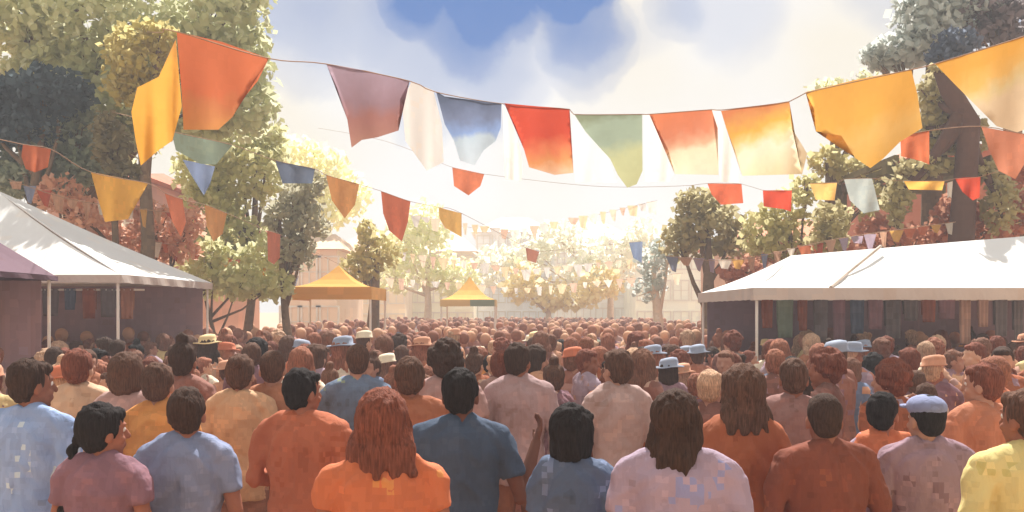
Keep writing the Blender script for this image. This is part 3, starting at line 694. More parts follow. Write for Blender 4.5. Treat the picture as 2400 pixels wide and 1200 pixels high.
# small far stalls
def peaked(label, px0, px1, pye, pyt, d, col, depth=2.2, val=None, vcol=None, second=None, table=None):
    a = P(px0, pye, d); b = P(px1, pye, d); ap = P((px0 + px1) / 2, pyt, d + depth / 2); ap.x = (a.x + b.x) / 2
    t = empty('peaked_tent', ((a.x + b.x) / 2, d + depth / 2, 0), label, 'tent', 'small yellow peaked tents far off in the crowd')
    c = [Vector((a.x, d, a.z)), Vector((b.x, d, a.z)), Vector((b.x, d + depth, a.z)), Vector((a.x, d + depth, a.z))]
    bm = bmesh.new(); n = 5
    for i in range(4):
        for j in range(n):
            def q(u, v):
                w_ = c[i].lerp(c[(i + 1) % 4], u).lerp(ap, v); return w_ - Vector((0, 0, .14 * math.sin(math.pi * v)))
            v0, v1 = j / n, (j + 1) / n
            pts = [q(0, v0), q(.5, v0), q(1, v0), q(1, v1), q(.5, v1), q(0, v1)] if j < n - 1 else [q(0, v0), q(.5, v0), q(1, v0), q(0, 1)]
            bm.faces.new([bm.verts.new(p) for p in pts])
    bmesh.ops.remove_doubles(bm, verts=bm.verts, dist=.003)
    r = finish(bm, 'canopy', mat('tent_cloth', col, .85, .1, .08, trans=.35, k=.9), t); r.modifiers.new('th', 'SOLIDIFY').thickness = .012
    vz = P(0, val, d).z
    bm = bmesh.new(); box(bm, (a.x - .03, d - .03, vz), (b.x + .03, d - .012, a.z)); box(bm, (a.x - .03, d - .01, vz), (a.x - .012, d + depth, a.z)); box(bm, (b.x + .012, d - .01, vz), (b.x + .03, d + depth, a.z))
    finish(bm, 'valance', mat('tent_valance', vcol or col, .85, .35, .1, trans=.3, k=.9, second=second), t)
    for p in c:
        bm = bmesh.new(); tube(bm, [(p.x, p.y, 0), (p.x, p.y, p.z - .01)], .025, 8); finish(bm, 'pole', POLE, t)
    bm = bmesh.new(); box(bm, (a.x + .2, d + .3, .82), (b.x - .2, d + 1.0, .88)); 
    for xx in (a.x + .3, b.x - .3):
        for yy in (d + .4, d + .9): box(bm, (xx - .03, yy - .03, 0), (xx + .03, yy + .03, .818))
    finish(bm, 'table', mat('wood', (150, 108, 80), .6, .1), t)
peaked('yellow peaked tent with a red trimmed valance left of centre', 672, 868, 672, 622, 19, (240, 184, 88), val=702, vcol=(236, 178, 84), second=(204, 86, 56))
peaked('smaller yellow peaked tent with a green trimmed valance, just left of the middle', 1034, 1160, 702, 648, 24, (238, 190, 96), val=718, vcol=(222, 196, 140), second=(146, 160, 140))

# ------------------------------------------------------------------ bunting
CORD = mat('cord', (176, 140, 112), .8, .02, .1)
def cord(label, pts, group='cords the bunting hangs from', r=.0042):
    pw = [P(*p) for p in pts]; out = []
    for i in range(len(pw) - 1):
        n = max(2, int((pw[i + 1] - pw[i]).length / .12)); p0 = pw[max(0, i - 1)]; p3 = pw[min(len(pw) - 1, i + 2)]
        for j in range(n):
            t = j / n; a, b = pw[i], pw[i + 1]
            out.append(.5 * ((2 * a) + (b - p0) * t + (2 * p0 - 5 * a + 4 * b - p3) * t * t + (3 * a - p0 - 3 * b + p3) * t ** 3))
    out.append(pw[-1]); bm = bmesh.new(); tube(bm, out, r, 6)
    o = finish(bm, 'rope', CORD, smooth=True); tag(o, label, 'rope', group); return o
def depth_at(cpts, px):
    for a, b in zip(cpts, cpts[1:]):
        lo, hi = sorted((a[0], b[0]))
        if lo <= px <= hi and hi > lo: return a[2] + (b[2] - a[2]) * (px - a[0]) / (b[0] - a[0])
    return cpts[0][2] if abs(px - cpts[0][0]) < abs(px - cpts[-1][0]) else cpts[-1][2]
def flag(label, poly, cpts, col, grad=None, wave=.035, hem=True, seed=0, var=.10, trans=.6, group='coloured flags of the bunting', cell=.05, skew=0.0):
    xs = [p[0] for p in poly]; ys = [p[1] for p in poly]
    topy = min(ys); wid = max(xs) - min(xs)
    bm = bmesh.new()
    vs = [bm.verts.new((p[0], 0, p[1])) for p in poly]
    f = bm.faces.new(vs); bmesh.ops.triangulate(bm, faces=[f])
    for _ in range(4):
        ee = [e for e in bm.edges if e.calc_length() > wid / 9]
        if ee: bmesh.ops.subdivide_edges(bm, edges=ee, cuts=1); bmesh.ops.triangulate(bm, faces=[f for f in bm.faces if len(f.verts) > 3])
    dc = {}
    for v in bm.verts:
        px, py = v.co.x, v.co.z; d = depth_at(cpts, px); k = (py - topy) / max(1, max(ys) - topy)
        u = (px - min(xs)) / wid
        dd = wave * k * math.sin(u * 7 + seed + k * 2.2) + wave * .7 * k * math.sin(u * 13 + seed * 2) - skew * k
        v.co = P(px, py, d + dd)
    cen = sum((v.co for v in bm.verts), Vector()) / len(bm.verts)
    org = P(*(poly[0][0], poly[0][1], depth_at(cpts, poly[0][0])))
    for v in bm.verts: v.co -= org
    m = mat('flag_cloth_%s' % label.replace(' ', '_')[:30], col, .85, cell, var, trans=trans, k=.86, grad=grad)
    o = finish(bm, 'bunting_flag', m, smooth=True, loc=org); tag(o, label, 'flag', group)
    return o
S1 = [(405, 72, 5.8), (630, 137, 6.4), (765, 150, 7.0), (960, 190, 7.6), (1022, 216, 7.9), (1175, 243, 8.3), (1335, 256, 8.5), (1345, 268, 8.5), (1505, 268, 8.4), (1520, 268, 8.4), (1668, 257, 8.1), (1690, 258, 8.1), (1850, 238, 7.6), (1888, 218, 7.4), (2136, 163, 6.4), (2190, 150, 6.2), (2370, 95, 5.6), (2560, 30, 5.0)]
cord('long front bunting rope sagging across the whole picture', [(345, 75, 14.8), (380, 76, 9.5)] + S1)
flag('folded amber yellow flag hanging at the left end of the front cord', [(412, 92), (420, 180), (426, 250), (404, 330), (372, 352), (330, 388), (318, 330), (308, 262), (322, 205), (372, 180)], S1, (234, 172, 72), wave=.05, seed=1, grad=[(.0, (230, 168, 70)), (.75, (236, 172, 74)), (1, (214, 146, 84))])
flag('large orange red flag, leftmost of the big ones on the front cord', [(414, 74), (520, 98), (630, 137), (604, 190), (566, 236), (545, 274), (512, 304), (430, 304), (426, 220)], S1, (210, 114, 76), seed=2, grad=[(.0, (214, 148, 84)), (.34, (206, 126, 80)), (.5, (212, 114, 74)), (1, (212, 114, 74))])
flag('mauve brown flag right of the large orange red one', [(765, 150), (862, 166), (960, 190), (938, 232), (934, 306), (884, 322), (848, 328), (824, 346), (814, 280), (790, 206)], S1, (156, 120, 126), seed=3, grad=[(0, (178, 130, 112)), (.4, (164, 112, 104)), (.62, (152, 122, 130)), (1, (170, 146, 160))])
flag('blue flag paling to a light blue point on the front cord', [(1022, 214), (1042, 226), (1175, 243), (1174, 298), (1162, 330), (1134, 352), (1112, 388), (1078, 376), (1064, 330), (1042, 290)], S1, (104, 120, 150), seed=4, grad=[(0, (206, 218, 226)), (.38, (190, 208, 220)), (.5, (140, 166, 214)), (.68, (120, 132, 162)), (1, (88, 98, 120))])
flag('deep red flag with an orange patch near the middle of the front cord', [(1182, 242), (1335, 256), (1336, 330), (1344, 405), (1300, 410), (1240, 392), (1228, 350), (1208, 295)], S1, (198, 70, 48), seed=5, grad=[(0, (222, 178, 142)), (.16, (214, 140, 84)), (.34, (212, 112, 74)), (.55, (196, 70, 48)), (1, (196, 70, 48))])
flag('grey green pointed flag right of the deep red one', [(1346, 268), (1505, 268), (1506, 400), (1492, 432), (1470, 440), (1448, 410), (1430, 372), (1404, 344), (1372, 308)], S1, (146, 160, 138), seed=6, grad=[(0, (176, 176, 130)), (.4, (178, 180, 134)), (.58, (148, 162, 140)), (.85, (146, 160, 138)), (1, (124, 132, 106))])
flag('orange flag with a pale peach hem right of the green one', [(1522, 268), (1668, 257), (1682, 300), (1684, 410), (1582, 408), (1566, 350), (1542, 305)], S1, (208, 116, 78), seed=7, grad=[(0, (234, 214, 184)), (.36, (230, 206, 172)), (.48, (212, 160, 126)), (.66, (204, 122, 88)), (1, (208, 116, 76))])
flag('ochre flag fading to cream left of the biggest yellow flag', [(1690, 260), (1850, 238), (1856, 300), (1892, 360), (1880, 408), (1740, 412), (1722, 350), (1702, 300)], S1, (216, 148, 82), seed=8, grad=[(0, (234, 212, 166)), (.42, (238, 222, 192)), (.56, (234, 200, 130)), (.70, (232, 172, 76)), (.86, (214, 146, 82)), (1, (210, 126, 78))])
flag('biggest amber yellow flag hanging on the right of the front cord', [(1888, 216), (2010, 186), (2136, 163), (2150, 220), (2162, 300), (2110, 332), (2070, 372), (2040, 394), (2004, 370), (1972, 318), (1912, 308), (1908, 256)], S1, (232, 172, 76), seed=9, grad=[(0, (234, 178, 84)), (.3, (234, 186, 102)), (.55, (232, 172, 76)), (1, (232, 172, 76))])
flag('amber flag paling to cream at the right end of the front cord', [(2192, 150), (2370, 95), (2440, 72), (2450, 180), (2440, 290), (2384, 310), (2336, 296), (2290, 250), (2236, 196)], S1, (232, 176, 84), seed=10, grad=[(0, (232, 208, 172)), (.38, (232, 208, 170)), (.5, (228, 206, 150)), (.64, (234, 186, 102)), (.85, (232, 172, 76)), (1, (232, 172, 76))])
WG = 'white pennants between the big coloured flags'
for lab, poly in (('cream pennant between the mauve brown flag and the blue flag', [(964, 191), (1016, 212), (1036, 292), (1040, 380), (1000, 400), (950, 330), (942, 240)]),
                  ('white pennant between the blue flag and the deep red flag', [(1177, 243), (1184, 250), (1206, 300), (1226, 384), (1222, 424), (1184, 420)]),
                  ('white pennant between the deep red flag and the grey green one', [(1338, 262), (1346, 272), (1372, 312), (1424, 366), (1446, 428), (1348, 428)]),
                  ('white pennant between the grey green flag and the orange one', [(1508, 268), (1520, 270), (1544, 308), (1578, 410), (1570, 426), (1509, 426)]),
                  ('white pennant between the orange flag and the ochre one', [(1670, 257), (1688, 261), (1700, 302), (1736, 412), (1730, 428), (1688, 426)])):
    flag(lab, poly, [(a, b, c + .06) for a, b, c in S1], (246, 243, 236), wave=.02, seed=len(lab), group=WG, var=.02)
S2 = [(-140, 296, 8.0), (52, 338, 9.0), (120, 350, 9.4), (212, 403, 10), (347, 430, 11), (386, 452, 11.4), (430, 468, 12), (480, 480, 12.6), (532, 500, 13.4), (625, 540, 15), (657, 550, 16), (800, 622, 19.5)]
cord('left back rope running down from the dark tree to the yellow tent', S2)
flag('small orange flag low under the dark tree', [(54, 338), (120, 350), (112, 392), (82, 404), (60, 396), (50, 366)], S2, (200, 108, 72), seed=11)
flag('amber triangular flag above the left white canopy', [(213, 403), (347, 430), (318, 480), (300, 514), (246, 520), (228, 460)], S2, (234, 172, 74), seed=12)
flag('narrow orange red flag slanting right of the amber triangle', [(386, 452), (428, 467), (436, 520), (424, 556), (404, 520)], S2, (208, 112, 74), seed=13)
flag('small ochre flag on the left back cord before the green bushes', [(480, 480), (532, 500), (522, 548), (500, 566), (484, 530)], S2, (216, 148, 84), seed=14)
flag('narrow orange red flag lowest on the left back cord', [(626, 540), (657, 550), (656, 604), (642, 620), (628, 610)], S2, (208, 112, 74), seed=15)
S3 = [(330, 280, 9.5), (402, 308, 10), (545, 340, 11), (645, 376, 12), (738, 396, 12.8), (764, 410, 13), (842, 432, 13.8), (893, 448, 14.3), (962, 472, 15), (1028, 486, 15.8), (1082, 500, 16.5), (1236, 582, 22), (1262, 590, 22.6), (1500, 566, 24)]
cord('middle back rope running from the green bushes to the pale houses', [(262, 262, 15.0)] + S3)
flag('sage green flag under the large orange red flag', [(402, 308), (545, 340), (506, 386), (470, 384), (412, 352)], S3, (148, 164, 142), seed=16)
flag('small blue pennant beneath the sage green flag', [(428, 374), (504, 390), (492, 432), (478, 458), (448, 410)], [(428, 374, 10.6), (504, 390, 10.8)], (122, 136, 166), seed=17)
flag('slate blue flag left of the ochre one on the middle back cord', [(645, 376), (738, 396), (732, 430), (662, 430)], S3, (110, 122, 144), seed=18)
flag('ochre flag on the middle back cord beside the slate blue one', [(764, 410), (842, 432), (832, 480), (808, 512), (778, 470)], S3, (218, 150, 86), seed=19)
flag('rust red flag on the middle back cord right of the ochre one', [(893, 448), (962, 472), (956, 520), (942, 566), (912, 540), (898, 500)], S3, (204, 104, 68), seed=20)
flag('small pale amber flag on the middle back cord', [(1028, 486), (1082, 500), (1082, 556), (1044, 534), (1030, 512)], S3, (236, 184, 100), seed=21)
flag('tiny brick red flag far off before the pale houses', [(1232, 580), (1264, 590), (1256, 616), (1236, 610)], S3, (204, 132, 104), seed=22)
flag('small blue flag at the right end of the middle back cord', [(1474, 568), (1506, 566), (1504, 616), (1484, 604)], S3, (120, 136, 166), seed=23)
S4 = [(900, 330, 15), (1060, 392, 14), (1135, 408, 13.6), (1390, 436, 12.5), (1590, 436, 12), (1658, 430, 11.8), (1738, 431, 11.6), (1788, 446, 11.4), (1856, 446, 11.2), (1898, 430, 11), (1962, 428, 10.8), (1978, 420, 10.6), (2042, 418, 10.3), (2118, 424, 10), (2214, 424, 9.8), (2240, 418, 9.6), (2298, 414, 9.4), (2500, 350, 8.8)]
cord('right back rope running level behind the big flags', [(745, 300, 20)] + S4, r=.003)
flag('small orange flag alone under the blue one', [(1060, 392), (1135, 408), (1126, 436), (1098, 458), (1064, 436)], S4, (208, 114, 76), seed=24)
flag('small red and rust flag above the round olive tree', [(1658, 430), (1738, 431), (1742, 476), (1690, 480), (1668, 456)], S4, (202, 96, 64), seed=25)
flag('bright red square flag right of the round olive tree', [(1788, 446), (1856, 446), (1854, 496), (1836, 490), (1790, 484)], S4, (198, 70, 48), seed=26)
flag('small amber flag under the biggest yellow flag', [(1898, 430), (1962, 428), (1956, 470), (1912, 468)], S4, (236, 184, 104), seed=27)
flag('grey blue flag right of the small amber flag', [(1978, 420), (2044, 418), (2062, 492), (2024, 500), (1992, 470)], S4, (176, 184, 178), seed=28)
flag('yellow strip of a flag in front of the timber porch', [(2118, 424), (2214, 424), (2208, 446), (2130, 444)], S4, (234, 176, 82), seed=29)
flag('red flag in front of the brick house on the right', [(2238, 418), (2298, 414), (2296, 462), (2280, 470), (2256, 450)], S4, (198, 72, 50), seed=30)
S5 = [(2080, 330, 8.2), (2112, 320, 8.1), (2178, 306, 7.9), (2300, 296, 7.4), (2410, 316, 7.0), (2560, 330, 6.6)]
cord('short rope beside the leaning tree on the right', S5)
flag('orange flag between the biggest yellow flag and the leaning tree', [(2110, 320), (2178, 307), (2178, 386), (2160, 378), (2112, 366)], S5, (204, 110, 72), seed=31)
flag('terracotta flag hanging right of the leaning tree', [(2300, 297), (2410, 317), (2408, 372), (2380, 420), (2340, 400), (2318, 350)], S5, (196, 124, 94), seed=32)
rf = random.Random(21)
def pennants(what, pts, n, cols, size, where):
    cord('thin rope of tiny pennants ' + where, pts, group='ropes of the far small pennants', r=.006)
    cc = {}
    for i in range(n):
        u = (i + .5) / n; px = pts[0][0] + (pts[-1][0] - pts[0][0]) * u
        for a, b in zip(pts, pts[1:]):
            if a[0] <= px <= b[0]: py = a[1] + (b[1] - a[1]) * (px - a[0]) / (b[0] - a[0])
        w_ = size * rf.uniform(.6, 1.6); h_ = size * rf.uniform(.8, 1.9); py += 0; c = rf.choice(cols)
        flag('tiny %s pennant %s' % (c[1], where), [(px - w_ / 2, py), (px + w_ / 2, py), (px + w_ * rf.uniform(.1, .4), py + h_), (px - w_ * rf.uniform(.0, .3), py + h_ * .9)], pts, c[0], wave=.02, seed=i, group='tiny ' + c[1] + ' pennants ' + where)
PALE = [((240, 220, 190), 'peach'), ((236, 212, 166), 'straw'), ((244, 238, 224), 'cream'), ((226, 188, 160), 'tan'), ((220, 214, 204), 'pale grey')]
BRIGHT = [((212, 118, 78), 'orange'), ((232, 176, 90), 'amber'), ((206, 160, 130), 'peach'), ((140, 150, 178), 'blue'), ((196, 90, 60), 'red'), ((170, 150, 166), 'lilac'), ((234, 224, 206), 'cream')]
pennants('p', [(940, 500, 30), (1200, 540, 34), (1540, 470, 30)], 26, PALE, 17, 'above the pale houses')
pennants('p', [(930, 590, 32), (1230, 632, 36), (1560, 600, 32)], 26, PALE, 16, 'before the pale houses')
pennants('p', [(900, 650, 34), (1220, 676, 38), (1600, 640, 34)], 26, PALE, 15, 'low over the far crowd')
pennants('p', [(330, 560, 15.0), (520, 600, 17), (700, 650, 20)], 16, BRIGHT, 20, 'beside the white marquee')
pennants('p', [(1560, 600, 19), (1720, 610, 17), (1960, 560, 14.5), (2240, 520, 14.5)], 22, BRIGHT, 22, 'above the wide right canopy')
pennants('p', [(20, 420, 13.6), (180, 470, 14), (420, 500, 15)], 12, BRIGHT, 24, 'above the white marquee')
# ------------------------------------------------------------------ trees
BARK = mat('bark', (128, 104, 80), .9, .06, .25)
def crown(bm, blobs, leaf, ncol, dens, rs):
    for (px, py, rx, ry, d, *ci) in blobs:
        c = P(px, py, d); s = d / F; ax, az = rx * s, ry * s; ay = (ax + az) * .5; ls = leaf * s
        n = int(dens * (rx * ry * 3.14) / (leaf * leaf) * 4.6)
        own = ci[0] if ci else None
        for _ in range(n):
            while True:
                q = Vector((rs.uniform(-1, 1), rs.uniform(-1, 1), rs.uniform(-1, 1)))
                if q.length < 1.0: break
            q = q * (.55 + .45 * rs.random()) / max(.35, q.length) * q.length ** .45
            if rs.random() < .08: q *= 1.15
            p = c + Vector((q.x * ax, q.y * ay, q.z * az))
            if noise.noise(p * (1.1 / max(.25, min(ax, az)))) < -.36: continue
            nrm = Vector((rs.gauss(0, 1), rs.gauss(-.5, 1), rs.gauss(.2, 1))).normalized()
            u = nrm.cross(Vector((0, 0, 1)));
            if u.length < .1: u = Vector((1, 0, 0))
            u.normalize(); v = nrm.cross(u); a = rs.uniform(0, 3.14) ; k = ls * rs.uniform(.4, .85)
            u2 = u * math.cos(a) + v * math.sin(a); v2 = v * math.cos(a) - u * math.sin(a)
            mi = int((noise.noise(p * (1.7 / max(.3, min(ax, az))) + Vector((own or 0, 3, 1))) + .5 + rs.uniform(-.35, .35)) * ncol)
            mi = max(0, min(ncol - 1, mi))
            ua, va = u2 * k * .85, v2 * k * .62; f = bm.faces.new([bm.verts.new(p + ua + va * .6), bm.verts.new(p + va - ua * .5), bm.verts.new(p - ua - va * .6), bm.verts.new(p - va + ua * .5)])
            f.material_index = mi
def tree(label, base, blobs, cols, leaf=15, dens=1.0, trunk=(.22, .08), name='tree', cat='tree', group='trees around the square', seed=0, lean=None, bark=None):
    rs = random.Random(seed); bx, bd = base
    b0 = Vector(((bx - 1200) / F * bd, bd, 0)); t = empty(name, b0, label, cat, group)
    top = P(blobs[0][0], blobs[0][1], blobs[0][4]); bm = bmesh.new()
    mid = b0.lerp(top, .5) + Vector((rs.uniform(-.2, .2), 0, 0)) if lean is None else Vector(lean)
    tube(bm, [b0 - Vector((0, 0, .1)), b0 + Vector((0, 0, .3)), b0.lerp(mid, .6), mid, mid.lerp(top, .6), top], [trunk[0] * 1.5, trunk[0], trunk[0] * .85, trunk[0] * .7, trunk[1] * 1.2, trunk[1] * .5], 12)
    finish(bm, 'trunk', bark or BARK, t, smooth=True)
    bm = bmesh.new()
    for bl in blobs:
        e_ = P(bl[0], bl[1], bl[4]); st = mid.lerp(top, rs.uniform(0, .5))
        if bl is not blobs[0]: tube(bm, [st, st.lerp(e_, .5) + Vector((0, 0, -.08 * (e_ - st).length)), e_], [trunk[1], trunk[1] * .6, trunk[1] * .25], 8)
        for k in range(4):
            s = bl[4] / F; g_ = e_ + Vector((rs.uniform(-.7, .7) * bl[2] * s, rs.uniform(-.3, .3) * bl[2] * s, rs.uniform(-.5, .7) * bl[3] * s))
            tube(bm, [e_.lerp(st, .3), e_.lerp(g_, .5) + Vector((0, 0, -.03)), g_], [trunk[1] * .35, trunk[1] * .2, .006], 6)
    finish(bm, 'limbs', bark or BARK, t, smooth=True)
    bm = bmesh.new(); crown(bm, blobs, leaf, len(cols), dens, rs)
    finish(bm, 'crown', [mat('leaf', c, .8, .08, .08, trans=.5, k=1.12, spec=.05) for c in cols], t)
    return t
tree('tall pale olive tree filling the top left corner behind the dark crown', (150, 16.8), [(250, 70, 230, 120, 16.8), (40, 40, 150, 110, 16.8), (500, 60, 150, 100, 16.8), (130, 180, 150, 90, 16.8), (560, 250, 110, 90, 16.8), (300, 240, 140, 90, 16.8), (180, -60, 300, 80, 16.8), (560, 150, 90, 90, 16.8), (400, 130, 120, 90, 16.8), (450, 270, 110, 80, 16.8), (250, 330, 130, 70, 16.8), (560, -20, 90, 60, 16.8)], [(182, 184, 132), (202, 202, 148), (214, 200, 118), (176, 180, 128)], leaf=20, dens=2.2, seed=1, trunk=(.22, .1))
tree('golden olive tree left of the large orange red flag', (320, 15), [(325, 130, 88, 88, 15), (310, 200, 70, 60, 15), (370, 90, 60, 50, 15)], [(170, 154, 74), (184, 166, 80), (188, 172, 84)], leaf=17, dens=1.8, seed=2, trunk=(.16, .07))
tree('dark blue green tree at the left edge', (40, 15.3), [(110, 215, 105, 66, 15.3), (30, 255, 90, 70, 15.3), (160, 225, 60, 50, 15.3), (60, 300, 110, 50, 15.3), (-60, 240, 120, 90, 15.3)], [(52, 68, 76), (56, 74, 80), (72, 84, 104), (92, 102, 124)], leaf=17, dens=2.8, seed=3, trunk=(.16, .06))
tree('sage green bush like tree under the dark blue green one', (190, 15.7), [(180, 305, 90, 62, 15.7), (130, 350, 90, 60, 15.7), (190, 390, 70, 50, 15.7), (50, 420, 110, 60, 15.7), (0, 370, 70, 60, 15.7), (130, 440, 90, 40, 15.7)], [(128, 138, 112), (148, 164, 142), (124, 132, 106), (150, 140, 88)], leaf=16, dens=2.2, seed=4, trunk=(.10, .05))
tree('brownish olive shrub beside the amber flag', (268, 15), [(265, 345, 50, 66, 15), (250, 300, 36, 44, 15), (290, 410, 60, 34, 15)], [(120, 108, 70), (152, 138, 84), (122, 110, 70)], leaf=15, dens=2.2, seed=5, trunk=(.09, .04))
tree('light sage tree in the gap behind the slate blue flag', (560, 19), [(600, 400, 100, 90, 19), (560, 330, 90, 70, 19.4), (540, 560, 100, 80, 19), (610, 610, 90, 70, 19), (470, 590, 70, 70, 18.6), (480, 400, 80, 80, 19.2), (500, 480, 90, 60, 19), (540, 660, 110, 50, 19), (630, 330, 50, 60, 19.4)], [(188, 186, 122), (204, 204, 140), (170, 162, 106), (152, 172, 140)], leaf=16, seed=6, dens=2.0, trunk=(.12, .06))
tree('round olive tree under the slate blue flag', (700, 17), [(655, 510, 52, 55, 17), (722, 520, 60, 58, 17), (700, 460, 50, 40, 17.1), (730, 430, 44, 40, 17.3), (690, 590, 60, 50, 17)], [(156, 150, 116), (152, 138, 84), (178, 176, 130)], leaf=14, dens=1.7, seed=7, trunk=(.11, .05))
tree('low yellow olive tree beneath the rust red flag', (885, 22), [(885, 590, 68, 50, 22), (860, 545, 34, 34, 22), (840, 630, 60, 40, 22)], [(178, 164, 92), (176, 176, 130), (200, 196, 140)], leaf=14, dens=1.6, seed=8)
tree('round dense olive tree right of centre behind the small red flag', (1665, 19), [(1660, 530, 85, 85, 19), (1630, 480, 60, 50, 19), (1715, 560, 50, 55, 19), (1590, 560, 50, 55, 19.3)], [(152, 138, 84), (178, 164, 92), (156, 150, 116), (148, 162, 140)], leaf=15, seed=9, dens=1.8)
tree('small olive tree left of the grey blue flag', (1950, 15), [(1950, 515, 52, 55, 15), (1940, 560, 56, 36, 15)], [(152, 138, 84), (178, 164, 92), (178, 176, 130), (122, 110, 70)], leaf=15, dens=1.8, seed=10)
tree('olive tree peeping below the biggest yellow flag', (1950, 17.8), [(1938, 375, 48, 45, 17.8), (1990, 400, 60, 30, 17.8), (2040, 400, 50, 26, 17.8)], [(178, 164, 92), (156, 150, 116), (124, 132, 106)], leaf=15, dens=1.8, seed=11, trunk=(.1, .05))
tree('tall grey green tree at the top right against the sky', (2190, 17), [(2180, 70, 100, 85, 17), (2110, 120, 90, 48, 17), (2260, 20, 130, 70, 17), (2180, 0, 90, 60, 17), (2060, 130, 50, 36, 17)], [(172, 180, 172), (174, 182, 174), (148, 162, 142)], leaf=19, dens=2.6, seed=12, trunk=(.28, .1))
tree('pale green bush top showing behind the biggest yellow flag', (1960, 18), [(1960, 205, 80, 26, 18), (2040, 185, 60, 24, 18)], [(198, 198, 146), (178, 176, 130)], leaf=13, seed=13, dens=.8)
tree('dark plum and green tree in the top right corner', (2420, 16.6), [(2380, 50, 90, 60, 16.6), (2320, 80, 70, 40, 16.6), (2330, 20, 90, 40, 16.6), (2460, 100, 70, 60, 16.6)], [(106, 94, 96), (124, 132, 106), (156, 150, 116), (104, 90, 94)], leaf=17, dens=2.2, seed=14)
tree('small navy toned crown behind the right end of the front cord', (2240, 16), [(2245, 100, 62, 38, 16), (2210, 135, 46, 32, 16)], [(72, 84, 104), (60, 76, 84), (92, 102, 126)], leaf=15, dens=2.4, seed=15, trunk=(.09, .05))
LB = mat('dark_bark', (92, 62, 48), .9, .08, .2)
tree('leaning tree with dark brown trunk and olive leaves on the right', (2222, 14.75), [(2196, 165, 22, 18, 14.75), (2180, 225, 34, 60, 15.2), (2180, 310, 34, 60, 15.2), (2160, 392, 84, 26, 14.9), (2290, 400, 50, 34, 14.9), (2290, 320, 30, 50, 15.0), (2230, 190, 40, 30, 15.1), (2345, 480, 44, 80, 14.8), (2100, 470, 36, 70, 14.9), (2200, 250, 60, 70, 15.5), (2210, 350, 60, 60, 15.5)], [(152, 138, 84), (122, 110, 70), (108, 96, 60)], leaf=15, dens=1.7, seed=16, trunk=(.24, .13), bark=LB, lean=tuple(P(2272, 285, 14.7)))
# bare dark branch of that tree is a limb of its own crown
tree('haze-paled straw coloured tree far off between the orange and mauve flags', (735, 45), [(745, 400, 80, 70, 45), (700, 370, 70, 70, 45), (790, 460, 90, 70, 45), (730, 500, 90, 60, 45)], [(240, 222, 160), (244, 228, 190), (222, 206, 130)], leaf=16, seed=17, dens=1.3, bark=mat('haze_paled_bark', (226, 206, 180), .9, .06, .1))  # haze painted in: leaves and bark of the far trees are paled
tree('haze-paled straw coloured bush far off below the houses in the middle', (1290, 42), [(1290, 690, 60, 44, 42), (1410, 660, 60, 50, 42), (1330, 700, 100, 30, 42), (1220, 660, 60, 60, 42)], [(232, 210, 150), (244, 226, 190), (240, 206, 160)], leaf=14, dens=1.3, seed=18, bark=mat('haze_paled_bark', (226, 206, 180), .9, .06, .1))
tree('haze-paled cream tree far off left of the middle before the houses', (1000, 40), [(1000, 600, 80, 80, 40), (950, 550, 60, 70, 40), (900, 640, 80, 60, 40), (1070, 650, 70, 60, 40), (1010, 520, 60, 60, 40)], [(240, 226, 180), (244, 232, 202), (226, 212, 160)], leaf=14, dens=1.3, seed=19, bark=mat('haze_paled_bark', (226, 206, 180), .9, .06, .1))
tree('haze-paled cream tree far off right of the middle before the houses', (1430, 44), [(1430, 600, 90, 70, 44), (1500, 560, 60, 60, 44), (1370, 640, 80, 50, 44), (1240, 600, 70, 60, 44), (1310, 560, 70, 50, 44), (1160, 620, 60, 60, 44)], [(246, 234, 208), (248, 238, 218), (240, 216, 180)], leaf=14, dens=1.2, seed=29, bark=mat('haze_paled_bark', (226, 206, 180), .9, .06, .1))
tree('hazy pale green tree beside the blue flag right of the houses', (1530, 26), [(1530, 620, 46, 60, 26), (1520, 680, 50, 34, 26), (1570, 580, 46, 40, 26)], [(174, 182, 170), (198, 198, 146), (168, 150, 162)], leaf=13, seed=20, bark=mat('haze_paled_bark', (226, 206, 180), .9, .06, .1))
tree('low mixed green hedge between the white marquee and the yellow tent', (560, 16.6), [(470, 650, 70, 50, 16.6), (560, 660, 70, 50, 16.6), (640, 670, 60, 44, 16.8), (600, 600, 60, 40, 16.8), (500, 590, 50, 40, 16.7)], [(188, 186, 122), (204, 204, 140), (170, 162, 106), (206, 160, 130), (152, 172, 140)], leaf=15, seed=41, dens=1.7, trunk=(.06, .03), name='hedge', cat='hedge')
tree('rust and olive leaved tree between the round olive tree and the small one', (1850, 16.8), [(1850, 500, 70, 70, 16.8), (1820, 570, 80, 50, 16.8), (1890, 440, 40, 40, 16.8), (1780, 540, 50, 60, 16.9), (2040, 470, 40, 60, 16.6)], [(176, 166, 96), (196, 124, 88), (156, 150, 112), (206, 150, 116), (150, 140, 84)], leaf=15, seed=42, dens=1.6, trunk=(.10, .05))
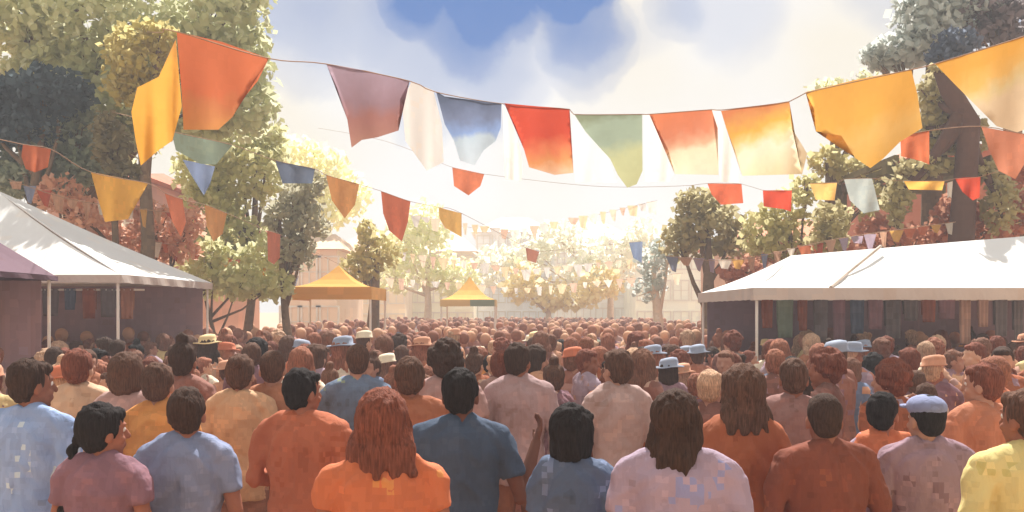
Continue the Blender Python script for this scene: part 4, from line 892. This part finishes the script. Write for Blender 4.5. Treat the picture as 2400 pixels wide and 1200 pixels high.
# ------------------------------------------------------------------ houses
def house(label, px0, px1, pyt, d, depth, wallc, roofc, rows, cols, shutter=None, rh=1.6, chim=True, pygr=None, trimc=(236, 228, 214), winw=.9, winh=1.3, group='houses around the square', gable=False):
    a = (px0 - 1200) / F * d; b = (px1 - 1200) / F * d; ze = P(0, pyt, d).z
    t = empty('house', ((a + b) / 2, d + depth / 2, 0), label, 'house', group)
    bm = bmesh.new(); box(bm, (a, d, -.05), (b, d + depth, ze)); finish(bm, 'wall', mat('plaster', wallc, .9, .45, .10, k=.95), t)
    bm = bmesh.new(); e_ = .35
    if gable:
        p = [(a - e_, d - e_, ze + .01), (b + e_, d - e_, ze + .01), (b + e_, d + depth + e_, ze + .01), (a - e_, d + depth + e_, ze + .01)]
        r_ = [((a + b) / 2, d - e_, ze + rh), ((a + b) / 2, d + depth + e_, ze + rh)]
        vs = [bm.verts.new(q) for q in p + r_]
        for f in ((0, 1, 4), (1, 2, 5, 4), (2, 3, 5), (3, 0, 4, 5), (3, 2, 1, 0)): bm.faces.new([vs[i] for i in f])
    else:
        p = [(a - e_, d - e_, ze + .01), (b + e_, d - e_, ze + .01), (b + e_, d + depth + e_, ze + .01), (a - e_, d + depth + e_, ze + .01)]
        hip = min(depth / 2, (b - a) * .3)
        r_ = [(a + hip, d + depth / 2, ze + rh), (b - hip, d + depth / 2, ze + rh)]
        vs = [bm.verts.new(q) for q in p + r_]
        for f in ((0, 1, 5, 4), (1, 2, 5), (2, 3, 4, 5), (3, 0, 4), (3, 2, 1, 0)): bm.faces.new([vs[i] for i in f])
    ro = finish(bm, 'roof', mat('roof_tiles', roofc, .9, .3, .16, k=.85), t)
    if chim:
        bm = bmesh.new(); cx = a + (b - a) * .3; box(bm, (cx - .3, d + depth * .45, ze + rh * .3), (cx + .3, d + depth * .45 + .6, ze + rh + .6)); box(bm, (cx - .36, d + depth * .45 - .06, ze + rh + .6), (cx + .36, d + depth * .45 + .66, ze + rh + .72))
        ch = finish(bm, 'chimney', mat('plaster', wallc, .9, .45, .10, k=.9), None); ch.parent = ro; ch.matrix_parent_inverse = Matrix.Translation(-Vector(t.location))
    sh = (ze - .3) / rows
    for r in range(rows):
        for c in range(cols):
            cx = a + (b - a) * (c + .5) / cols; cz = .3 + sh * (r + .55); hw, hh = winw / 2, min(winh, sh * .6) / 2
            bm = bmesh.new()
            for q in (((cx - hw - .08, d - .06, cz - hh - .08), (cx - hw, d + .02, cz + hh + .08)), ((cx + hw, d - .06, cz - hh - .08), (cx + hw + .08, d + .02, cz + hh + .08)),
                      ((cx - hw, d - .06, cz + hh), (cx + hw, d + .02, cz + hh + .08)), ((cx - hw, d - .09, cz - hh - .08), (cx + hw, d + .02, cz - hh)), ((cx - .025, d - .045, cz - hh), (cx + .025, d + .01, cz + hh)), ((cx - hw, d - .04, cz - .02), (cx - .028, d + .01, cz + .02)), ((cx + .028, d - .04, cz - .02), (cx + hw, d + .01, cz + .02))):
                box(bm, *q)
            wf = finish(bm, 'window', mat('window_frame', trimc, .7, .2, .05, k=.85), t)
            bm = bmesh.new(); box(bm, (cx - hw, d - .012, cz - hh), (cx + hw, d - .004, cz + hh)); pn = finish(bm, 'pane', mat('glass_pane', (176, 176, 176), .12, .3, .15, spec=.6), None)
            pn.parent = wf; pn.matrix_parent_inverse = Matrix.Translation(-Vector(t.location))
            if shutter:
                for s in (-1, 1):
                    bm = bmesh.new(); sx_ = cx + s * (hw + .09 + hw * .5)
                    box(bm, (sx_ - hw * .48, d - .05, cz - hh), (sx_ + hw * .48, d - .005, cz + hh))
                    for k in range(8): box(bm, (sx_ - hw * .4, d - .062, cz - hh + .05 + k * hh / 4.2), (sx_ + hw * .4, d - .052, cz - hh + .05 + k * hh / 4.2 + .06))
                    st = finish(bm, 'shutter', mat('shutter', shutter, .8, .1, .1), None); st.parent = wf; st.matrix_parent_inverse = Matrix.Translation(-Vector(t.location))
    return t, a, b, ze
CRM = (240, 230, 208)
house('cream house with grey blue shutters far off right of the middle', 1300, 1480, 560, 62, 8, (252, 246, 234), (244, 226, 204), 3, 4, shutter=(176, 184, 178))  # far houses: wall, roof and shutter colours paled to imitate haze
house('pale straw house far off, left half of the middle gap', 960, 1110, 590, 58, 8, (252, 240, 214), (240, 220, 196), 3, 4, shutter=(200, 180, 150))
house('broad off white house in the middle of the far houses', 1115, 1295, 545, 68, 9, (254, 250, 242), (246, 234, 216), 4, 5, shutter=(214, 200, 180))
house('cream house far off behind the round olive tree', 1490, 1660, 575, 56, 8, (252, 244, 226), (240, 218, 194), 3, 4, shutter=(170, 180, 172))
house('pale peach house far off behind the rust red flag', 780, 950, 590, 54, 8, (248, 226, 198), (238, 204, 178), 3, 4, shutter=(216, 190, 164))
house('pinkish brown house behind the long white marquee', 110, 330, 420, 24, 7, (196, 148, 128), (190, 124, 98), 2, 3, shutter=(150, 138, 90), rh=.7)
house('peach and rust house right of the amber triangular flag', 335, 455, 500, 27, 7, (208, 150, 116), (176, 104, 74), 2, 2, shutter=(150, 130, 130), rh=1.1)
house('pale apricot house behind the light sage tree', 660, 790, 585, 40, 7, (240, 214, 184), (232, 196, 164), 2, 3, shutter=(206, 190, 160), rh=1.0)
house('apricot house behind the small olive tree on the right', 1760, 2080, 555, 30, 8, (226, 178, 144), (214, 140, 100), 2, 5, shutter=(112, 128, 150), rh=1.0)
t, a, b, ze = house('russet brick house behind the timber porch on the right', 2230, 2600, 345, 20, 8, (196, 120, 88), (204, 132, 100), 2, 4, shutter=(122, 110, 70), rh=.8)
# timber porch in front of the brick house
def porch():
    d = 15.6; t = empty('timber_porch', P(2230, 730, d) * 1, 'olive brown timber porch frame with upright posts above the wide canopy', 'porch'); t.location.z = 0
    m = mat('olive_timber', (122, 108, 68), .85, .12, .2)
    zt, zb = P(0, 386, d).z, P(0, 410, d).z; x0, x1 = P(2085, 0, d).x, P(2360, 0, d).x
    bm = bmesh.new(); box(bm, (x0 - .1, d - .1, zb), (x1 + .1, d + .1, zt)); finish(bm, 'beam', m, t, bevel=.015); bm = bmesh.new(); box(bm, (x0 - .1, d + 2.4, zb), (x1 + .1, d + 2.6, zt)); finish(bm, 'beam', m, t, bevel=.015)
    for px in (2098, 2345):
        for yy in (d, d + 2.5):
            x = P(px, 0, d).x; bm = bmesh.new(); box(bm, (x - .07, yy - .07, 0), (x + .07, yy + .08, zb - .003)); finish(bm, 'post', m, t, bevel=.01)
    for i in range(6):
        x = x0 + (x1 - x0) * i / 5; bm = bmesh.new(); box(bm, (x - .04, d - .3, zt + .003), (x + .04, d + 2.8, zt + .12)); finish(bm, 'rafter', m, t)
porch()
# autumn-leaved hedge on the right behind the canopy
tree('long hedge of rust red leaves above the wide white canopy', (2200, 15.5), [(2000, 590, 120, 30, 16), (2150, 560, 120, 40, 15.5), (2290, 535, 110, 50, 15.5), (1850, 600, 90, 34, 17), (1740, 635, 70, 40, 18), (2380, 500, 80, 70, 15.5), (2240, 500, 60, 50, 15.5), (2380, 400, 60, 70, 16), (2060, 540, 60, 40, 16)], [(168, 96, 64), (196, 106, 68), (150, 102, 86), (190, 124, 94), (122, 110, 70)], leaf=15, dens=1.7, seed=31, name='hedge', cat='hedge', group='rust leaved shrubs', trunk=(.1, .04))
tree('shrub of peach and rust leaves above the farthest left canopy', (370, 16), [(370, 530, 70, 60, 16), (330, 480, 40, 40, 16), (420, 580, 60, 40, 16), (200, 500, 70, 40, 15), (140, 460, 70, 50, 15), (250, 560, 90, 50, 16), (440, 520, 50, 50, 16), (320, 590, 110, 40, 16)], [(206, 150, 116), (176, 130, 112), (196, 126, 94), (222, 180, 144)], leaf=15, dens=1.6, seed=32, name='shrub', cat='shrub', group='rust leaved shrubs', trunk=(.1, .04))
# ------------------------------------------------------------------ sunlit haze over the square
bm = bmesh.new(); box(bm, (-75, -12, -1), (75, 95, 12.6)); hz = finish(bm, 'haze'); tag(hz, 'pale sunlit haze over the whole square', 'haze', kind='stuff')
hm = bpy.data.materials.new('haze'); hm.use_nodes = True; n_ = hm.node_tree.nodes
for n in list(n_):
    if n.type == 'BSDF_PRINCIPLED': n_.remove(n)
pv = n_.new('ShaderNodeVolumePrincipled'); pv.inputs['Color'].default_value = (.95, .96, 1.0, 1); pv.inputs['Density'].default_value = .0048; pv.inputs['Anisotropy'].default_value = .1
hm.node_tree.links.new(pv.outputs[0], n_['Material Output'].inputs['Volume']); hz.data.materials.append(hm)
hz.display_type = 'WIRE'
